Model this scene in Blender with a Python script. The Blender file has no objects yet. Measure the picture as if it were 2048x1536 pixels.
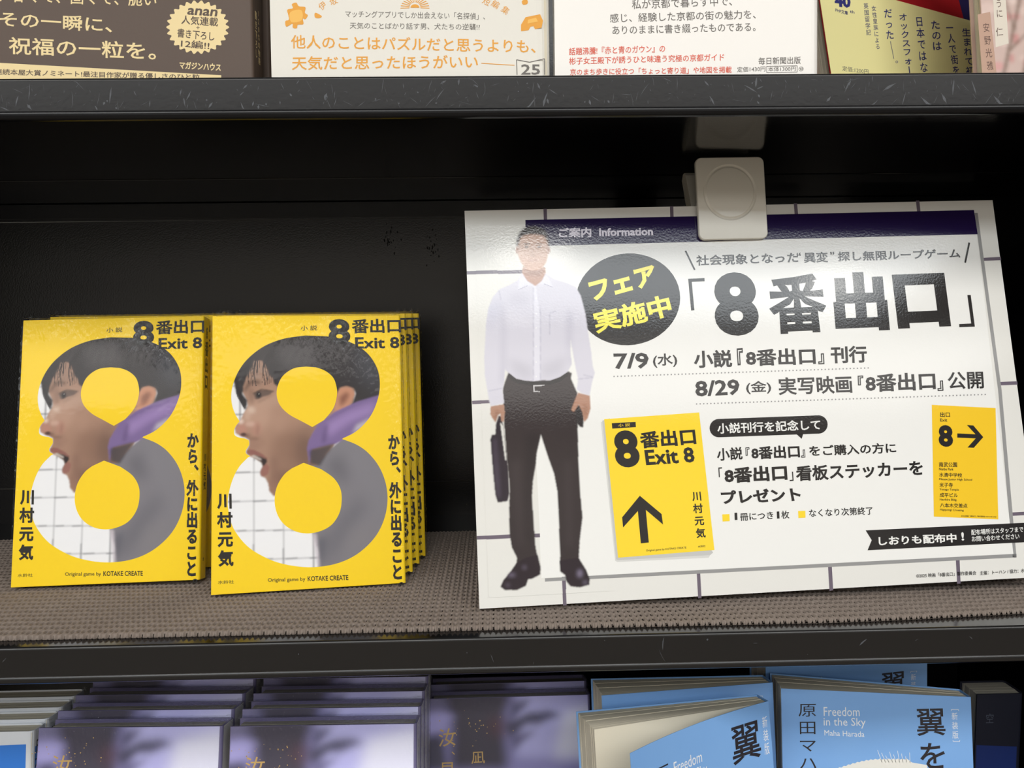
import bpy, bmesh, math, random
import numpy as np
from mathutils import Vector, Matrix, noise
from mathutils.geometry import tessellate_polygon

random.seed(7)
SC = bpy.context.scene
COL = SC.collection
MM = 0.001

# ------------------------------------------------------------------ camera
F = 1440.0                       # focal length in pixels of the 2048 wide frame
CAM = np.array([0.0, -405.61, 180.42])
PITCH, YAW, ROLL = 0.08024, 0.02007, -0.01319
fw = np.array([math.sin(YAW) * math.cos(PITCH), math.cos(YAW) * math.cos(PITCH), -math.sin(PITCH)])
_r0 = np.array([math.cos(YAW), -math.sin(YAW), 0.0])
_u0 = np.cross(_r0, fw)
rt = math.cos(ROLL) * _r0 + math.sin(ROLL) * _u0
up = -math.sin(ROLL) * _r0 + math.cos(ROLL) * _u0
cd = bpy.data.cameras.new('camera')
cam = bpy.data.objects.new('camera', cd)
COL.objects.link(cam)
cd.sensor_width = 36.0
cd.lens = F / 2048.0 * 36.0
cd.clip_start = 0.01
M = Matrix.Identity(4)
for i in range(3):
    M[i][0], M[i][1], M[i][2], M[i][3] = rt[i], up[i], -fw[i], CAM[i] * MM
cam.matrix_world = M
SC.camera = cam

# ------------------------------------------------------------------ world, lamps, exposure
w = bpy.data.worlds.new('world')
SC.world = w
w.use_nodes = True
w.node_tree.nodes['Background'].inputs[0].default_value = (1.0, 0.96, 0.92, 1)
w.node_tree.nodes['Background'].inputs[1].default_value = 0.16
SC.view_settings.view_transform = 'Standard'
SC.view_settings.look = 'None'
SC.view_settings.gamma = 1.0
SC.view_settings.use_curve_mapping = False
SC.view_settings.exposure = 0.07


def area(name, loc, sx, sy, power, color):
    l = bpy.data.lights.new(name, 'AREA')
    l.shape = 'RECTANGLE'
    l.size, l.size_y, l.energy, l.color = sx, sy, power, color
    o = bpy.data.objects.new(name, l)
    o.location = loc
    COL.objects.link(o)
    return o


# rows of ceiling panels over the aisle (they face straight down)
area('ceiling_panel_light', (-0.85, -2.42, 1.50), 6.2, 0.75, 78, (0.90, 0.96, 1.0))
area('ceiling_panel_light', (0.0, -3.75, 1.50), 7.0, 1.3, 62, (1.0, 0.97, 0.93))
area('ceiling_panel_light', (0.55, -1.32, 1.50), 5.6, 0.45, 54, (1.0, 0.98, 0.95))
area('ceiling_strip_light', (0.36, -2.12, 1.46), 0.30, 0.10, 1.6, (1.0, 0.97, 0.9))
area('ceiling_strip_light', (1.80, -2.33, 1.46), 0.30, 0.10, 1.6, (1.0, 0.97, 0.9))
area('ceiling_strip_light', (-1.3, -2.20, 1.46), 0.30, 0.10, 1.6, (1.0, 0.97, 0.9))

# ------------------------------------------------------------------ helpers


def lin(c):
    return tuple(((v / 255.0) / 12.92 if v <= 10 else (((v / 255.0) + 0.055) / 1.055) ** 2.4) for v in c)


MATS = {}


def mat(name, rgb=(128, 128, 128), rough=0.45, spec=0.5, coat=0.0, coat_rough=0.1, bump=None, attr=None, metal=0.0, vary=None):
    """bump = (scale, strength, distance); vary = (scale, second colour)"""
    if name in MATS:
        return MATS[name]
    m = bpy.data.materials.new(name)
    m.use_nodes = True
    nt = m.node_tree
    b = nt.nodes['Principled BSDF']
    b.inputs['Base Color'].default_value = (*lin(rgb), 1)
    b.inputs['Roughness'].default_value = rough
    b.inputs['Specular IOR Level'].default_value = spec
    b.inputs['Coat Weight'].default_value = coat
    b.inputs['Coat Roughness'].default_value = coat_rough
    b.inputs['Metallic'].default_value = metal
    if attr:
        a = nt.nodes.new('ShaderNodeAttribute')
        a.attribute_name = attr
        nt.links.new(a.outputs['Color'], b.inputs['Base Color'])
    tc = nt.nodes.new('ShaderNodeTexCoord')
    if vary:
        n = nt.nodes.new('ShaderNodeTexNoise')
        n.inputs['Scale'].default_value = vary[0]
        n.inputs['Detail'].default_value = 4
        mx = nt.nodes.new('ShaderNodeMix')
        mx.data_type = 'RGBA'
        mx.inputs[6].default_value = (*lin(rgb), 1)
        mx.inputs[7].default_value = (*lin(vary[1]), 1)
        nt.links.new(tc.outputs['Object'], n.inputs['Vector'])
        nt.links.new(n.outputs['Fac'], mx.inputs[0])
        nt.links.new(mx.outputs[2], b.inputs['Base Color'])
    if bump:
        n = nt.nodes.new('ShaderNodeTexNoise')
        n.inputs['Scale'].default_value = bump[0]
        n.inputs['Detail'].default_value = 3
        bp = nt.nodes.new('ShaderNodeBump')
        bp.inputs['Strength'].default_value = bump[1]
        bp.inputs['Distance'].default_value = bump[2]
        nt.links.new(tc.outputs['Object'], n.inputs['Vector'])
        nt.links.new(n.outputs['Fac'], bp.inputs['Height'])
        nt.links.new(bp.outputs['Normal'], b.inputs['Normal'])
        if coat:
            nt.links.new(bp.outputs['Normal'], b.inputs['Coat Normal'])
    MATS[name] = m
    return m


def empty(name, label, cat, group=None):
    o = bpy.data.objects.new(name, None)
    o.empty_display_size = 0.02
    COL.objects.link(o)
    tag(o, label, cat, group)
    return o


def tag(o, label, cat, group=None, kind=None):
    if label:
        o['label'] = label
    if cat:
        o['category'] = cat
    if group:
        o['group'] = group
    if kind:
        o['kind'] = kind
    return o


class MB:
    """collects geometry in millimetres and links it as ONE mesh object"""

    def __init__(s):
        s.v, s.f, s.mi, s.sm, s.c, s.mats = [], [], [], [], {}, []

    def slot(s, m):
        if m not in s.mats:
            s.mats.append(m)
        return s.mats.index(m)

    def add(s, vs, fs, m, smooth=False, cols=None):
        k = s.slot(m)
        n = len(s.v)
        s.v.extend(vs)
        s.f.extend([tuple(i + n for i in f) for f in fs])
        s.mi.extend([k] * len(fs))
        s.sm.extend([smooth] * len(fs))
        if cols is not None:
            s.c[n] = cols

    def prism(s, outline, axis, a, b, m, smooth=False, cap=True):
        """outline = 2D points; axis 'z': (x,y), 'x': (y,z), 'y': (x,z); extruded from a to b"""
        def P(p, t):
            return {'z': (p[0], p[1], t), 'x': (t, p[0], p[1]), 'y': (p[0], t, p[1])}[axis]
        n = len(outline)
        vs = [P(p, a) for p in outline] + [P(p, b) for p in outline]
        fs = [(i, (i + 1) % n, n + (i + 1) % n, n + i) for i in range(n)]
        s.add(vs, fs, m, smooth)
        if cap:
            tr = tessellate_polygon([[Vector((p[0], p[1], 0)) for p in outline]])
            s.add(vs, [tuple(t) for t in tr] + [tuple(n + i for i in t) for t in tr], m)

    def box(s, x0, x1, y0, y1, z0, z1, m):
        s.prism([(x0, y0), (x1, y0), (x1, y1), (x0, y1)], 'z', z0, z1, m)

    def build(s, name, parent=None, xf=None):
        me = bpy.data.meshes.new(name)
        vs = np.array(s.v, dtype=float)
        if xf is not None:
            vs = vs @ xf[0].T + xf[1]
        me.from_pydata((vs * MM).tolist(), [], s.f)
        for m in s.mats:
            me.materials.append(m)
        me.polygons.foreach_set('material_index', s.mi)
        me.polygons.foreach_set('use_smooth', s.sm)
        if s.c:
            at = me.color_attributes.new('Col', 'FLOAT_COLOR', 'POINT')
            arr = np.ones((len(s.v), 4), dtype=np.float32)
            for n, c in s.c.items():
                arr[n:n + len(c), :3] = c
            at.data.foreach_set('color', arr.ravel())
        me.update()
        o = bpy.data.objects.new(name, me)
        COL.objects.link(o)
        if parent:
            o.parent = parent
        return o


class Surf:
    """a plane standing in the place: origin (mm), yaw about Z, lean back, turn in its own plane"""

    def __init__(s, o, yaw=0.0, lean=0.0, turn=0.0):
        s.o = np.array(o, float)
        ex = np.array([math.cos(yaw), math.sin(yaw), 0.0])
        nb = np.array([-math.sin(yaw), math.cos(yaw), 0.0])
        ez = math.cos(lean) * np.array([0, 0, 1.0]) + math.sin(lean) * nb
        s.ex = math.cos(turn) * ex + math.sin(turn) * ez
        s.ez = math.cos(turn) * ez - math.sin(turn) * ex
        s.ey = np.cross(s.ez, s.ex)            # into the thing, away from the viewer

    def pin(s, root):
        m = Matrix.Identity(4)
        for i in range(3):
            m[i][0], m[i][1], m[i][2], m[i][3] = s.ex[i], s.ey[i], s.ez[i], s.o[i] * MM
        root.matrix_world = m
        return root

    def px(s, x, y):
        """measured pixel -> millimetres on this plane"""
        d = (x - 1024) / F * rt - (y - 768) / F * up + fw
        t = ((s.o - CAM) @ s.ey) / (d @ s.ey)
        p = CAM + t * d - s.o
        return (float(p @ s.ex), float(p @ s.ez))


def ray(x, y, Z=None, Y=None):
    d = (x - 1024) / F * rt - (y - 768) / F * up + fw
    t = (Z - CAM[2]) / d[2] if Z is not None else (Y - CAM[1]) / d[1]
    return CAM + t * d


def smooth(pts, n=6, closed=True):
    """Catmull-Rom through the points"""
    P = [np.array(p, float) for p in pts]
    N = len(P)
    out = []
    for i in range(N if closed else N - 1):
        p0 = P[(i - 1) % N] if closed or i > 0 else P[i]
        p1, p2 = P[i], P[(i + 1) % N]
        p3 = P[(i + 2) % N] if closed or i + 2 < N else P[i + 1]
        for k in range(n):
            t = k / n
            out.append(tuple(0.5 * ((2 * p1) + (-p0 + p2) * t + (2 * p0 - 5 * p1 + 4 * p2 - p3) * t * t + (-p0 + 3 * p1 - 3 * p2 + p3) * t ** 3)))
    if not closed:
        out.append(tuple(P[-1]))
    return out


_gc = {}
_tcu = bpy.data.curves.new('lettering', 'FONT')
_to = bpy.data.objects.new('lettering', _tcu)
COL.objects.link(_to)


def outline_text(body, res=2):
    """filled glyphs of a line of text and their outlines, in em"""
    key = (body, res)
    if key in _gc:
        return _gc[key]
    _tcu.body = body
    _tcu.resolution_u = res
    bpy.context.view_layer.update()
    dg = bpy.context.evaluated_depsgraph_get()
    me = _to.evaluated_get(dg).to_mesh()
    V = [(v.co.x, v.co.y) for v in me.vertices]
    Fs = [tuple(p.vertices) for p in me.polygons]
    cnt = {}
    for f in Fs:
        for i in range(len(f)):
            e = (f[i], f[(i + 1) % len(f)])
            k = (min(e), max(e))
            cnt.setdefault(k, []).append(e)
    nx = {}
    face_side = {}
    for k, c in cnt.items():
        if len(c) == 1:
            a, b = c[0]
            face_side[k] = (a, b)
            nx.setdefault(a, []).append(b)
            nx.setdefault(b, []).append(a)
    ar = sum((V[f[0]][0] * (V[f[1]][1] - V[f[2]][1]) + V[f[1]][0] * (V[f[2]][1] - V[f[0]][1]) + V[f[2]][0] * (V[f[0]][1] - V[f[1]][1])) for f in Fs)
    loops, seen = [], set()
    for a in nx:
        if a in seen or len(nx[a]) != 2:
            continue
        lp, prev, cur = [a], None, a
        seen.add(a)
        while True:
            n = [q for q in nx[cur] if q != prev and q not in seen]
            if not n:
                break
            prev, cur = cur, n[0]
            seen.add(cur)
            lp.append(cur)
        if len(lp) > 2:
            e0 = face_side.get((min(lp[0], lp[1]), max(lp[0], lp[1])))
            fwd = e0 == (lp[0], lp[1])
            if fwd == (ar > 0):              # keep the glyph on the left of the walk
                loops.append(lp)
            else:
                loops.append(lp[::-1])
    _to.evaluated_get(dg).to_mesh_clear()
    _gc[key] = (V, Fs, loops)
    return _gc[key]


def glyphs(body, bold=0.0, res=2):
    """points (x, y, depth step) and faces; bold adds ribbons along the outside of the outlines"""
    V0, Fs, loops = outline_text(body, res)
    V, Fs = [(p[0], p[1], 0.0) for p in V0], list(Fs)
    if bold > 0:
        for li, lp in enumerate(loops):
            n = len(lp)
            st = len(V)
            d = 0.004 + 0.0025 * (li % 6)
            for i in range(n):
                p0, p1, p2 = (np.array(V0[lp[(i + k) % n]]) for k in (-1, 0, 1))
                a, b = p1 - p0, p2 - p1
                la, lb = np.hypot(*a) + 1e-9, np.hypot(*b) + 1e-9
                na, nb = np.array([a[1], -a[0]]) / la, np.array([b[1], -b[0]]) / lb
                mtr = na + nb
                mtr = mtr * min(2.0 / max(mtr @ mtr, 1e-6), 1.1)
                q = p1 + mtr * bold
                V.append((q[0], q[1], d + 0.0022 * i / n))
                V.append((p1[0], p1[1], d + 0.0022 * i / n))
            for i in range(n):
                j = (i + 1) % n
                Fs.append((st + 2 * i, st + 2 * j, st + 2 * j + 1, st + 2 * i + 1))
    return V, Fs


class Print:
    """ink on a plane: polygons and lettering laid on in thin layers"""

    def __init__(s, surf, mb, y0=0.0, step=0.045):
        s.s, s.mb, s.y0, s.step = surf, mb, y0, step

    def y(s, layer):
        return s.y0 - s.step * layer

    def loc(s, pts):
        return [s.s.px(*p) for p in pts]

    def poly(s, loops, m, layer, local=False):
        """loops: one outline or [outline, hole, ...]"""
        if not isinstance(loops[0][0], (tuple, list)):
            loops = [loops]
        L = loops if local else [s.loc(l) for l in loops]
        flat = [p for l in L for p in l]
        tr = tessellate_polygon([[Vector((p[0], p[1], 0)) for p in l] for l in L])
        s.mb.add([(p[0], s.y(layer), p[1]) for p in flat], [tuple(t) for t in tr], m)

    def line(s, a, b, wd, m, layer):
        (x0, z0), (x1, z1) = s.loc([a, b])
        L = math.hypot(x1 - x0, z1 - z0) + 1e-9
        k = wd * 0.5 * math.hypot(a[0] - b[0], a[1] - b[1]) and wd * 0.5 * L / math.hypot(a[0] - b[0], a[1] - b[1])
        nx, nz = -(z1 - z0) / L * k, (x1 - x0) / L * k
        s.poly([(x0 + nx, z0 + nz), (x1 + nx, z1 + nz), (x1 - nx, z1 - nz), (x0 - nx, z0 - nz)], m, layer, True)

    def disc(s, c, r, m, layer, n=10, ry=None):
        s.poly([(c[0] + r * math.cos(2 * math.pi * i / n), c[1] + (ry or r) * math.sin(2 * math.pi * i / n)) for i in range(n)], m, layer)

    def put(s, V, Fs, quad, m, layer, local=False):
        q = quad if local else s.loc(quad)
        bl, br, tl = (np.array(p) for p in q)
        A = np.array(V)
        D = A[:, 2]
        A = A[:, :2]
        lo, hi = A.min(0), A.max(0)
        A = (A - lo) / np.maximum(hi - lo, 1e-6)
        P = bl + A[:, :1] * (br - bl) + A[:, 1:] * (tl - bl)
        s.mb.add([(p[0], s.y(layer) + d, p[1]) for p, d in zip(P, D)], Fs, m)

    def text(s, body, bl, br, tl, m, layer, bold=0.0, local=False, res=2):
        V, Fs = glyphs(body, bold, res)
        if V:
            s.put(V, Fs, (bl, br, tl), m, layer, local)

    def vtext(s, body, bl, br, tl, m, layer, bold=0.0, local=False, pitch=1.08):
        """upright characters one under another"""
        VV, FF = [], []
        for i, ch in enumerate(body):
            if ch == ' ':
                continue
            V, Fs = glyphs(ch, bold)
            A = np.array(V)
            D = A[:, 2:]
            A = A[:, :2]
            lo, hi = A.min(0), A.max(0)
            c = (lo + hi) / 2
            if ch in '、。':
                A = A - c + np.array([0.30, 0.30])
            elif ch in 'ー―':
                A = (A - c)[:, ::-1] * np.array([1, -1])
            else:
                A = A - np.array([c[0], 0.36])
            A = A + np.array([0, -i * pitch])
            n = len(VV)
            VV.extend(map(tuple, np.concatenate([A, D], 1)))
            FF.extend([tuple(k + n for k in f) for f in Fs])
        s.put(VV, FF, (bl, br, tl), m, layer, local)


class Photo:
    """a printed picture: a fine grid of coloured points on a plane"""

    def __init__(s, surf, x0, z0, x1, z1, step, base):
        s.s, s.step = surf, step
        s.nx, s.nz = int((x1 - x0) / step) + 1, int((z1 - z0) / step) + 1
        s.X = np.linspace(x0, x1, s.nx)[None, :].repeat(s.nz, 0)
        s.Z = np.linspace(z0, z1, s.nz)[:, None].repeat(s.nx, 1)
        s.C = np.ones((s.nz, s.nx, 3)) * np.array(lin(base))

    def blur(s, A, r):
        k = int(round(r / s.step))
        if k < 1:
            return A
        for _ in range(2):
            for ax in (0, 1):
                pad = [(0, 0), (0, 0)]
                pad[ax] = (k + 1, k)
                c = np.cumsum(np.pad(A, pad, mode='edge'), axis=ax)
                n = A.shape[ax]
                A = (np.take(c, range(2 * k + 1, 2 * k + 1 + n), ax) - np.take(c, range(0, n), ax)) / (2 * k + 1)
        return A

    def mask(s, pts):
        P = [s.s.px(*p) for p in pts]
        m = np.zeros(s.X.shape, bool)
        n = len(P)
        for i in range(n):
            (x0, z0), (x1, z1) = P[i], P[(i + 1) % n]
            if abs(z1 - z0) < 1e-9:
                continue
            c = (s.Z > min(z0, z1)) & (s.Z <= max(z0, z1))
            m ^= c & (s.X < x0 + (s.Z - z0) * (x1 - x0) / (z1 - z0))
        return m.astype(float)

    def paint(s, pts, col, blur=0.0, alpha=1.0, clip=None):
        a = s.blur(s.mask(pts), blur) * alpha
        if clip is not None:
            a = a * clip
        s.C = s.C * (1 - a[..., None]) + np.array(lin(col)) * a[..., None]

    def stroke(s, a, b, wd, col, blur=0.0, alpha=1.0, clip=None):
        dx, dy = b[0] - a[0], b[1] - a[1]
        L = math.hypot(dx, dy) + 1e-9
        nx, ny = -dy / L * wd / 2, dx / L * wd / 2
        s.paint([(a[0] + nx, a[1] + ny), (b[0] + nx, b[1] + ny), (b[0] - nx, b[1] - ny), (a[0] - nx, a[1] - ny)], col, blur, alpha, clip)

    def blob(s, c, rx, ry, col, blur, alpha=1.0, clip=None):
        s.paint([(c[0] + rx * math.cos(t * 0.3142), c[1] + ry * math.sin(t * 0.3142)) for t in range(20)], col, blur, alpha, clip)

    def into(s, mb, y, m):
        vs = np.stack([s.X.ravel(), np.full(s.X.size, y), s.Z.ravel()], 1)
        i = np.arange(s.nz * s.nx).reshape(s.nz, s.nx)
        q = np.stack([i[:-1, :-1].ravel(), i[:-1, 1:].ravel(), i[1:, 1:].ravel(), i[1:, :-1].ravel()], 1)
        mb.add(vs.tolist(), q.tolist(), m, False, s.C.reshape(-1, 3).astype(np.float32))


def K(x0, y0, sc):
    return lambda *q: [(x0 + X / sc, y0 + Y / sc) for X, Y in q] if len(q) > 1 else (x0 + q[0][0] / sc, y0 + q[0][1] / sc)


# measuring frames
k1, k2 = K(0, 0, 2.0), K(1024, 0, 2.0)
k4, k5, k6 = K(920, 380, 3.657), K(1480, 380, 3.606), K(920, 780, 3.339)
k7, k8 = K(1400, 780, 3.1605), K(1820, 780, 3.339)
kb, km, kf = K(400, 600, 2.56), K(940, 430, 3.84), K(400, 640, 4.04)
kl, kr = K(0, 1180, 2.0), K(1024, 1180, 2.0)
kc = K(1280, 220, 5.12)


def copy_tree(o, parent=None):
    c = o.copy()
    COL.objects.link(c)
    if parent:
        c.parent = parent
    for ch in o.children:
        copy_tree(ch, c)
    return c


# ------------------------------------------------------------------ the room (behind the camera it shows only in reflections)
def slab(name, x0, x1, y0, y1, z0, z1, m):
    b = MB()
    b.box(x0, x1, y0, y1, z0, z1, m)
    o = b.build(name)
    o['kind'] = 'structure'
    return o


slab('floor', -3500, 3500, -5000, 600, -1020, -1000, mat('floor_vinyl', (120, 108, 92), 0.4, bump=(30, 0.1, 0.002), vary=(3, (104, 92, 78))))
slab('ceiling', -3500, 3500, -5000, 600, 1540, 1560, mat('ceiling_board', (225, 225, 222), 0.9, vary=(6, (215, 215, 212))))
slab('wall_back', -3500, 3500, 600, 640, -1020, 1560, mat('wall_paint', (200, 196, 188), 0.8, vary=(4, (192, 188, 180))))
slab('wall_front', -3500, 3500, -4640, -4600, -1020, 1560, mat('far_wall_paint', (224, 219, 212), 0.8, vary=(1.5, (196, 190, 182))))

# ------------------------------------------------------------------ the bookcase
H, LIP, ZC, BACK = 317.27, 22.44, 296.1, 274.7
XL, XR = -640.0, 452.0
black = mat('black_painted_steel', (7, 7, 9), 0.14, 0.4, bump=(260, 0.10, 0.0004))
lipm = mat('grey_painted_steel', (19, 20, 23), 0.16, 0.3, bump=(300, 0.09, 0.0004))
liplow = mat('dark_painted_steel', (27, 27, 28), 0.17, 0.5, bump=(240, 0.12, 0.0005))
panelm = mat('black_textured_panel', (15, 14, 15), 0.26, 0.5, bump=(800, 0.3, 0.0003))
scratch = mat('pale_scratch', (78, 81, 86), 0.6)
bookcase = empty('bookcase', 'black steel bookcase with grey shelf lips holding all the books', 'bookcase')


def board(z, front, recess=0.0, under_step=1.2):
    t, bt = z, z - LIP
    pts = [(BACK, t - recess), (3.2, t - recess), (2.9, t)] if recess else [(BACK, t), (BACK - 1, t), (BACK - 2, t)]
    pts.append((1.6, t))
    for i in range(1, 6):
        a = i / 5 * math.pi / 2
        pts.append((1.6 - 1.6 * math.sin(a), t - 1.6 + 1.6 * math.cos(a)))
    R = 3.2
    pts += [(0.0, bt + 4.9), (-0.22, bt + 4.6), (-0.45, bt + 4.1), (-0.6, bt + 3.6)]
    for i in range(0, 9):
        a = i / 8 * math.pi / 2
        pts.append((-0.6 + R - R * math.cos(a), bt + R - R * math.sin(a)))
    k0 = len(pts)
    pts += [(17.0, bt), (17.3, bt + under_step), (163.5, bt + under_step), (163.8, bt + under_step - 0.5), (166, bt + under_step - 0.5), (166.3, bt + under_step), (BACK, bt + under_step)]
    b = MB()
    def strip(ps, m, sm):
        n_ = len(ps)
        b.add([(XL, p[0], p[1]) for p in ps] + [(XR, p[0], p[1]) for p in ps], [(i, i + 1, n_ + i + 1, n_ + i) for i in range(n_ - 1)], m, sm)
    strip(pts[0:4], black, False)
    strip(pts[3:9], front, True)
    strip(pts[8:10], front, False)
    strip(pts[9:k0], front, True)
    strip(pts[k0 - 1:], black, False)
    strip([pts[-1], pts[0]], black, False)
    return b


def scuffs(b, z, n, seed):
    rs = random.Random(seed)
    for _ in range(n):
        x = rs.uniform(-330, 350)
        zz = z - rs.uniform(3, LIP - 6)
        L = rs.choice([0.8, 1.2, 2, 3, 4, 6, 9])
        a = rs.choice([rs.gauss(1.2, 0.35), rs.gauss(2.0, 0.4), rs.uniform(0, 3.1)])
        wd = rs.uniform(0.12, 0.35) if rs.random() < 0.78 else rs.uniform(0.5, 1.5)
        n_ = 5
        pa, pb = [], []
        bend = rs.uniform(-0.25, 0.25)
        for i in range(n_ + 1):
            t = i / n_ - 0.5
            px, pz = x + math.cos(a) * L * t + bend * L * t * t, zz + math.sin(a) * L * t
            pz = min(max(pz, z - LIP + 5.3), z - 2)
            k = wd * (0.5 - abs(t)) * rs.uniform(0.6, 1.4)
            pa.append((px - math.sin(a) * k, -0.03, pz + math.cos(a) * k))
            pb.append((px + math.sin(a) * k, -0.03, pz - math.cos(a) * k))
        vs = pa + pb
        b.add(vs, [(i, i + 1, n_ + 2 + i, n_ + 1 + i) for i in range(n_)], scratch)


sb = board(H, lipm, 6.0)
scuffs(sb, H, 320, 3)
sb.build('shelf_board', bookcase)['label'] = 'scuffed grey upper shelf board'
sb = board(0.0, liplow)
scuffs(sb, 0.0, 16, 5)
sb.build('shelf_board', bookcase)['label'] = 'dark middle shelf board'
ZL = -297.0
board(ZL, liplow).build('shelf_board', bookcase)
b = MB()
b.box(XL, XR, BACK, BACK + 4, -340, 33, panelm)
b.box(XL, XR, BACK - 0.6, BACK + 4, 33.6, 281, panelm)
b.box(XL, XR, BACK, BACK + 4, 281.6, 560, panelm)
# worn spots where the paint is dull
worn = mat('worn_dull_spot', (9, 9, 9), 0.7)
rs = random.Random(11)
for cx, cz, rr in ((-98, 262, 9), (-58, 255, 9)):
    for _ in range(26):
        x, z = cx + rs.gauss(0, rr * 0.35), cz + rs.gauss(0, rr * 0.8)
        n = 7
        ph = rs.uniform(0, 6)
        L = rs.uniform(0.5, 2.2)
        b.add([(x + L * 0.45 * math.cos(ph + k * 0.9) * rs.uniform(.5, 1), BACK - 0.66, z + L * math.sin(ph + k * 0.9) * rs.uniform(.5, 1)) for k in range(n)], [tuple(range(n))], worn)
b.build('back_panel', bookcase)
for x0, x1 in ((XR, XR + 18), (XL - 18, XL)):
    b = MB()
    b.box(x0, x1, 2, BACK + 4, -340, 560, black)
    b.build('side_panel', bookcase)
b = MB()       # black strip standing in for the shade under the upper shelf at the back
b.box(XL, XR, BACK - 9, BACK, 283, 295.2, black)
b.build('shade_strip', bookcase)

# ------------------------------------------------------------------ mesh mat on the middle shelf
mx0, mx1, my0, my1 = -430.0, 445.0, 9.4, 212.0
PX, PY, TH = 3.24, 6.6, 3.1
stx, sty = PX / 6, PY / 11
xs = np.arange(mx0, mx1, stx)
ys = np.arange(my0, my1, sty)
Xg, Yg = np.meshgrid(xs, ys)
colid = np.floor(Xg / PX)
ux = 0.5 - 0.5 * np.cos(2 * np.pi * Xg / PX)           # 1 in the valley between cords
uy = 0.5 - 0.5 * np.cos(2 * np.pi * (Yg / PY + 0.5 * (np.mod(colid, 2) * 0.22)))
hole = ux * np.clip(uy * 1.5 - 0.35, 0, 1)
wob = 0.16 * np.sin(Xg * 0.31 + 2 * np.sin(Yg * 0.17)) + 0.12 * np.sin(Yg * 0.9 + Xg * 0.05)
Zg = TH - 0.9 * ux - 2.5 * np.clip(hole * 1.9, 0, 1) ** 1.3 + wob * 0.5 - 0.25 * (1 - uy) * (1 - ux)
edge = np.clip((Yg - my0) / 1.6, 0, 1)
Zg = Zg * np.sqrt(np.clip(1 - (1 - edge) ** 2 * 0.55, 0.05, 1))
bend = 9.0 * np.clip((Xg - 190) / 130.0, 0, 1.1) ** 1.5 * np.clip(1 - Yg / 60, 0, 1)
Yb = Yg + bend + 0.35 * ux * (1 - edge)
Zg = np.maximum(Zg, 0.15)
V = np.stack([Xg, Yb, Zg], -1)
skirt = V[0].copy()
skirt[:, 2] = 0.1
skirt[:, 1] += 0.5
V = np.concatenate([skirt[None], V], 0)
ny_, nx_ = V.shape[:2]
idx = np.arange(ny_ * nx_).reshape(ny_, nx_)
Q = np.stack([idx[:-1, :-1], idx[:-1, 1:], idx[1:, 1:], idx[1:, :-1]], -1)
keep = np.ones(Q.shape[:2], bool)
keep[1:] = hole[:-1, :-1] < 0.60
Q = Q[keep]
me = bpy.data.meshes.new('shelf_mat')
me.vertices.add(V.shape[0] * V.shape[1])
me.vertices.foreach_set('co', (V.reshape(-1, 3) * MM).astype(np.float32).ravel())
me.loops.add(Q.size)
me.loops.foreach_set('vertex_index', Q.astype(np.int32).ravel())
me.polygons.add(len(Q))
me.polygons.foreach_set('loop_start', np.arange(0, Q.size, 4, dtype=np.int32))
me.update(calc_edges=True)
me.polygons.foreach_set('use_smooth', np.ones(len(Q), bool))
me.materials.append(mat('brown_foam_mesh', (138, 127, 119), 0.85, 0.25, bump=(1500, 0.3, 0.0002), vary=(60, (126, 114, 105))))
o = bpy.data.objects.new('shelf_mat', me)
COL.objects.link(o)
tag(o, 'brown open-mesh non-slip mat lying on the middle shelf', 'mat')

# ------------------------------------------------------------------ books
paper = mat('page_paper', (214, 206, 186), 0.85, 0.2, bump=(900, 0.2, 0.0002))
paper_dark = mat('grey_page_edge', (178, 172, 158), 0.85, 0.2, bump=(900, 0.2, 0.0002))


def cover_outline(W, T, r, th):
    out = [(0, 0), (W - r, 0)]
    for i in range(1, 5):
        a = i / 4 * math.pi / 2
        out.append((W - r + r * math.sin(a), r - r * math.cos(a)))
    for i in range(0, 5):
        a = i / 4 * math.pi / 2
        out.append((W - r + r * math.cos(a), T - r + r * math.sin(a)))
    out += [(0, T)]
    inn = [(0, T - th), (W - r, T - th), (W - th, T - r), (W - th, r), (W - r, th), (0, th)]
    return out + inn


def page_mb(W, Ht, T, inset_x, inset_z, th, m):
    """page block, fore-edge on the left, with a few leaves standing proud"""
    p = MB()
    rs = random.Random(int(W * 7 + T))
    n = 9
    e = 0.05
    for i in range(n):
        y0 = th + (T - 2 * th) * i / n + e
        y1 = th + (T - 2 * th) * (i + 1) / n
        dx, dz = rs.uniform(0, 0.5), rs.uniform(0, 0.45)
        p.box(inset_x + dx, W - th - 0.3, y0, y1, inset_z, Ht - inset_z - dz, m)
    return p


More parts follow.
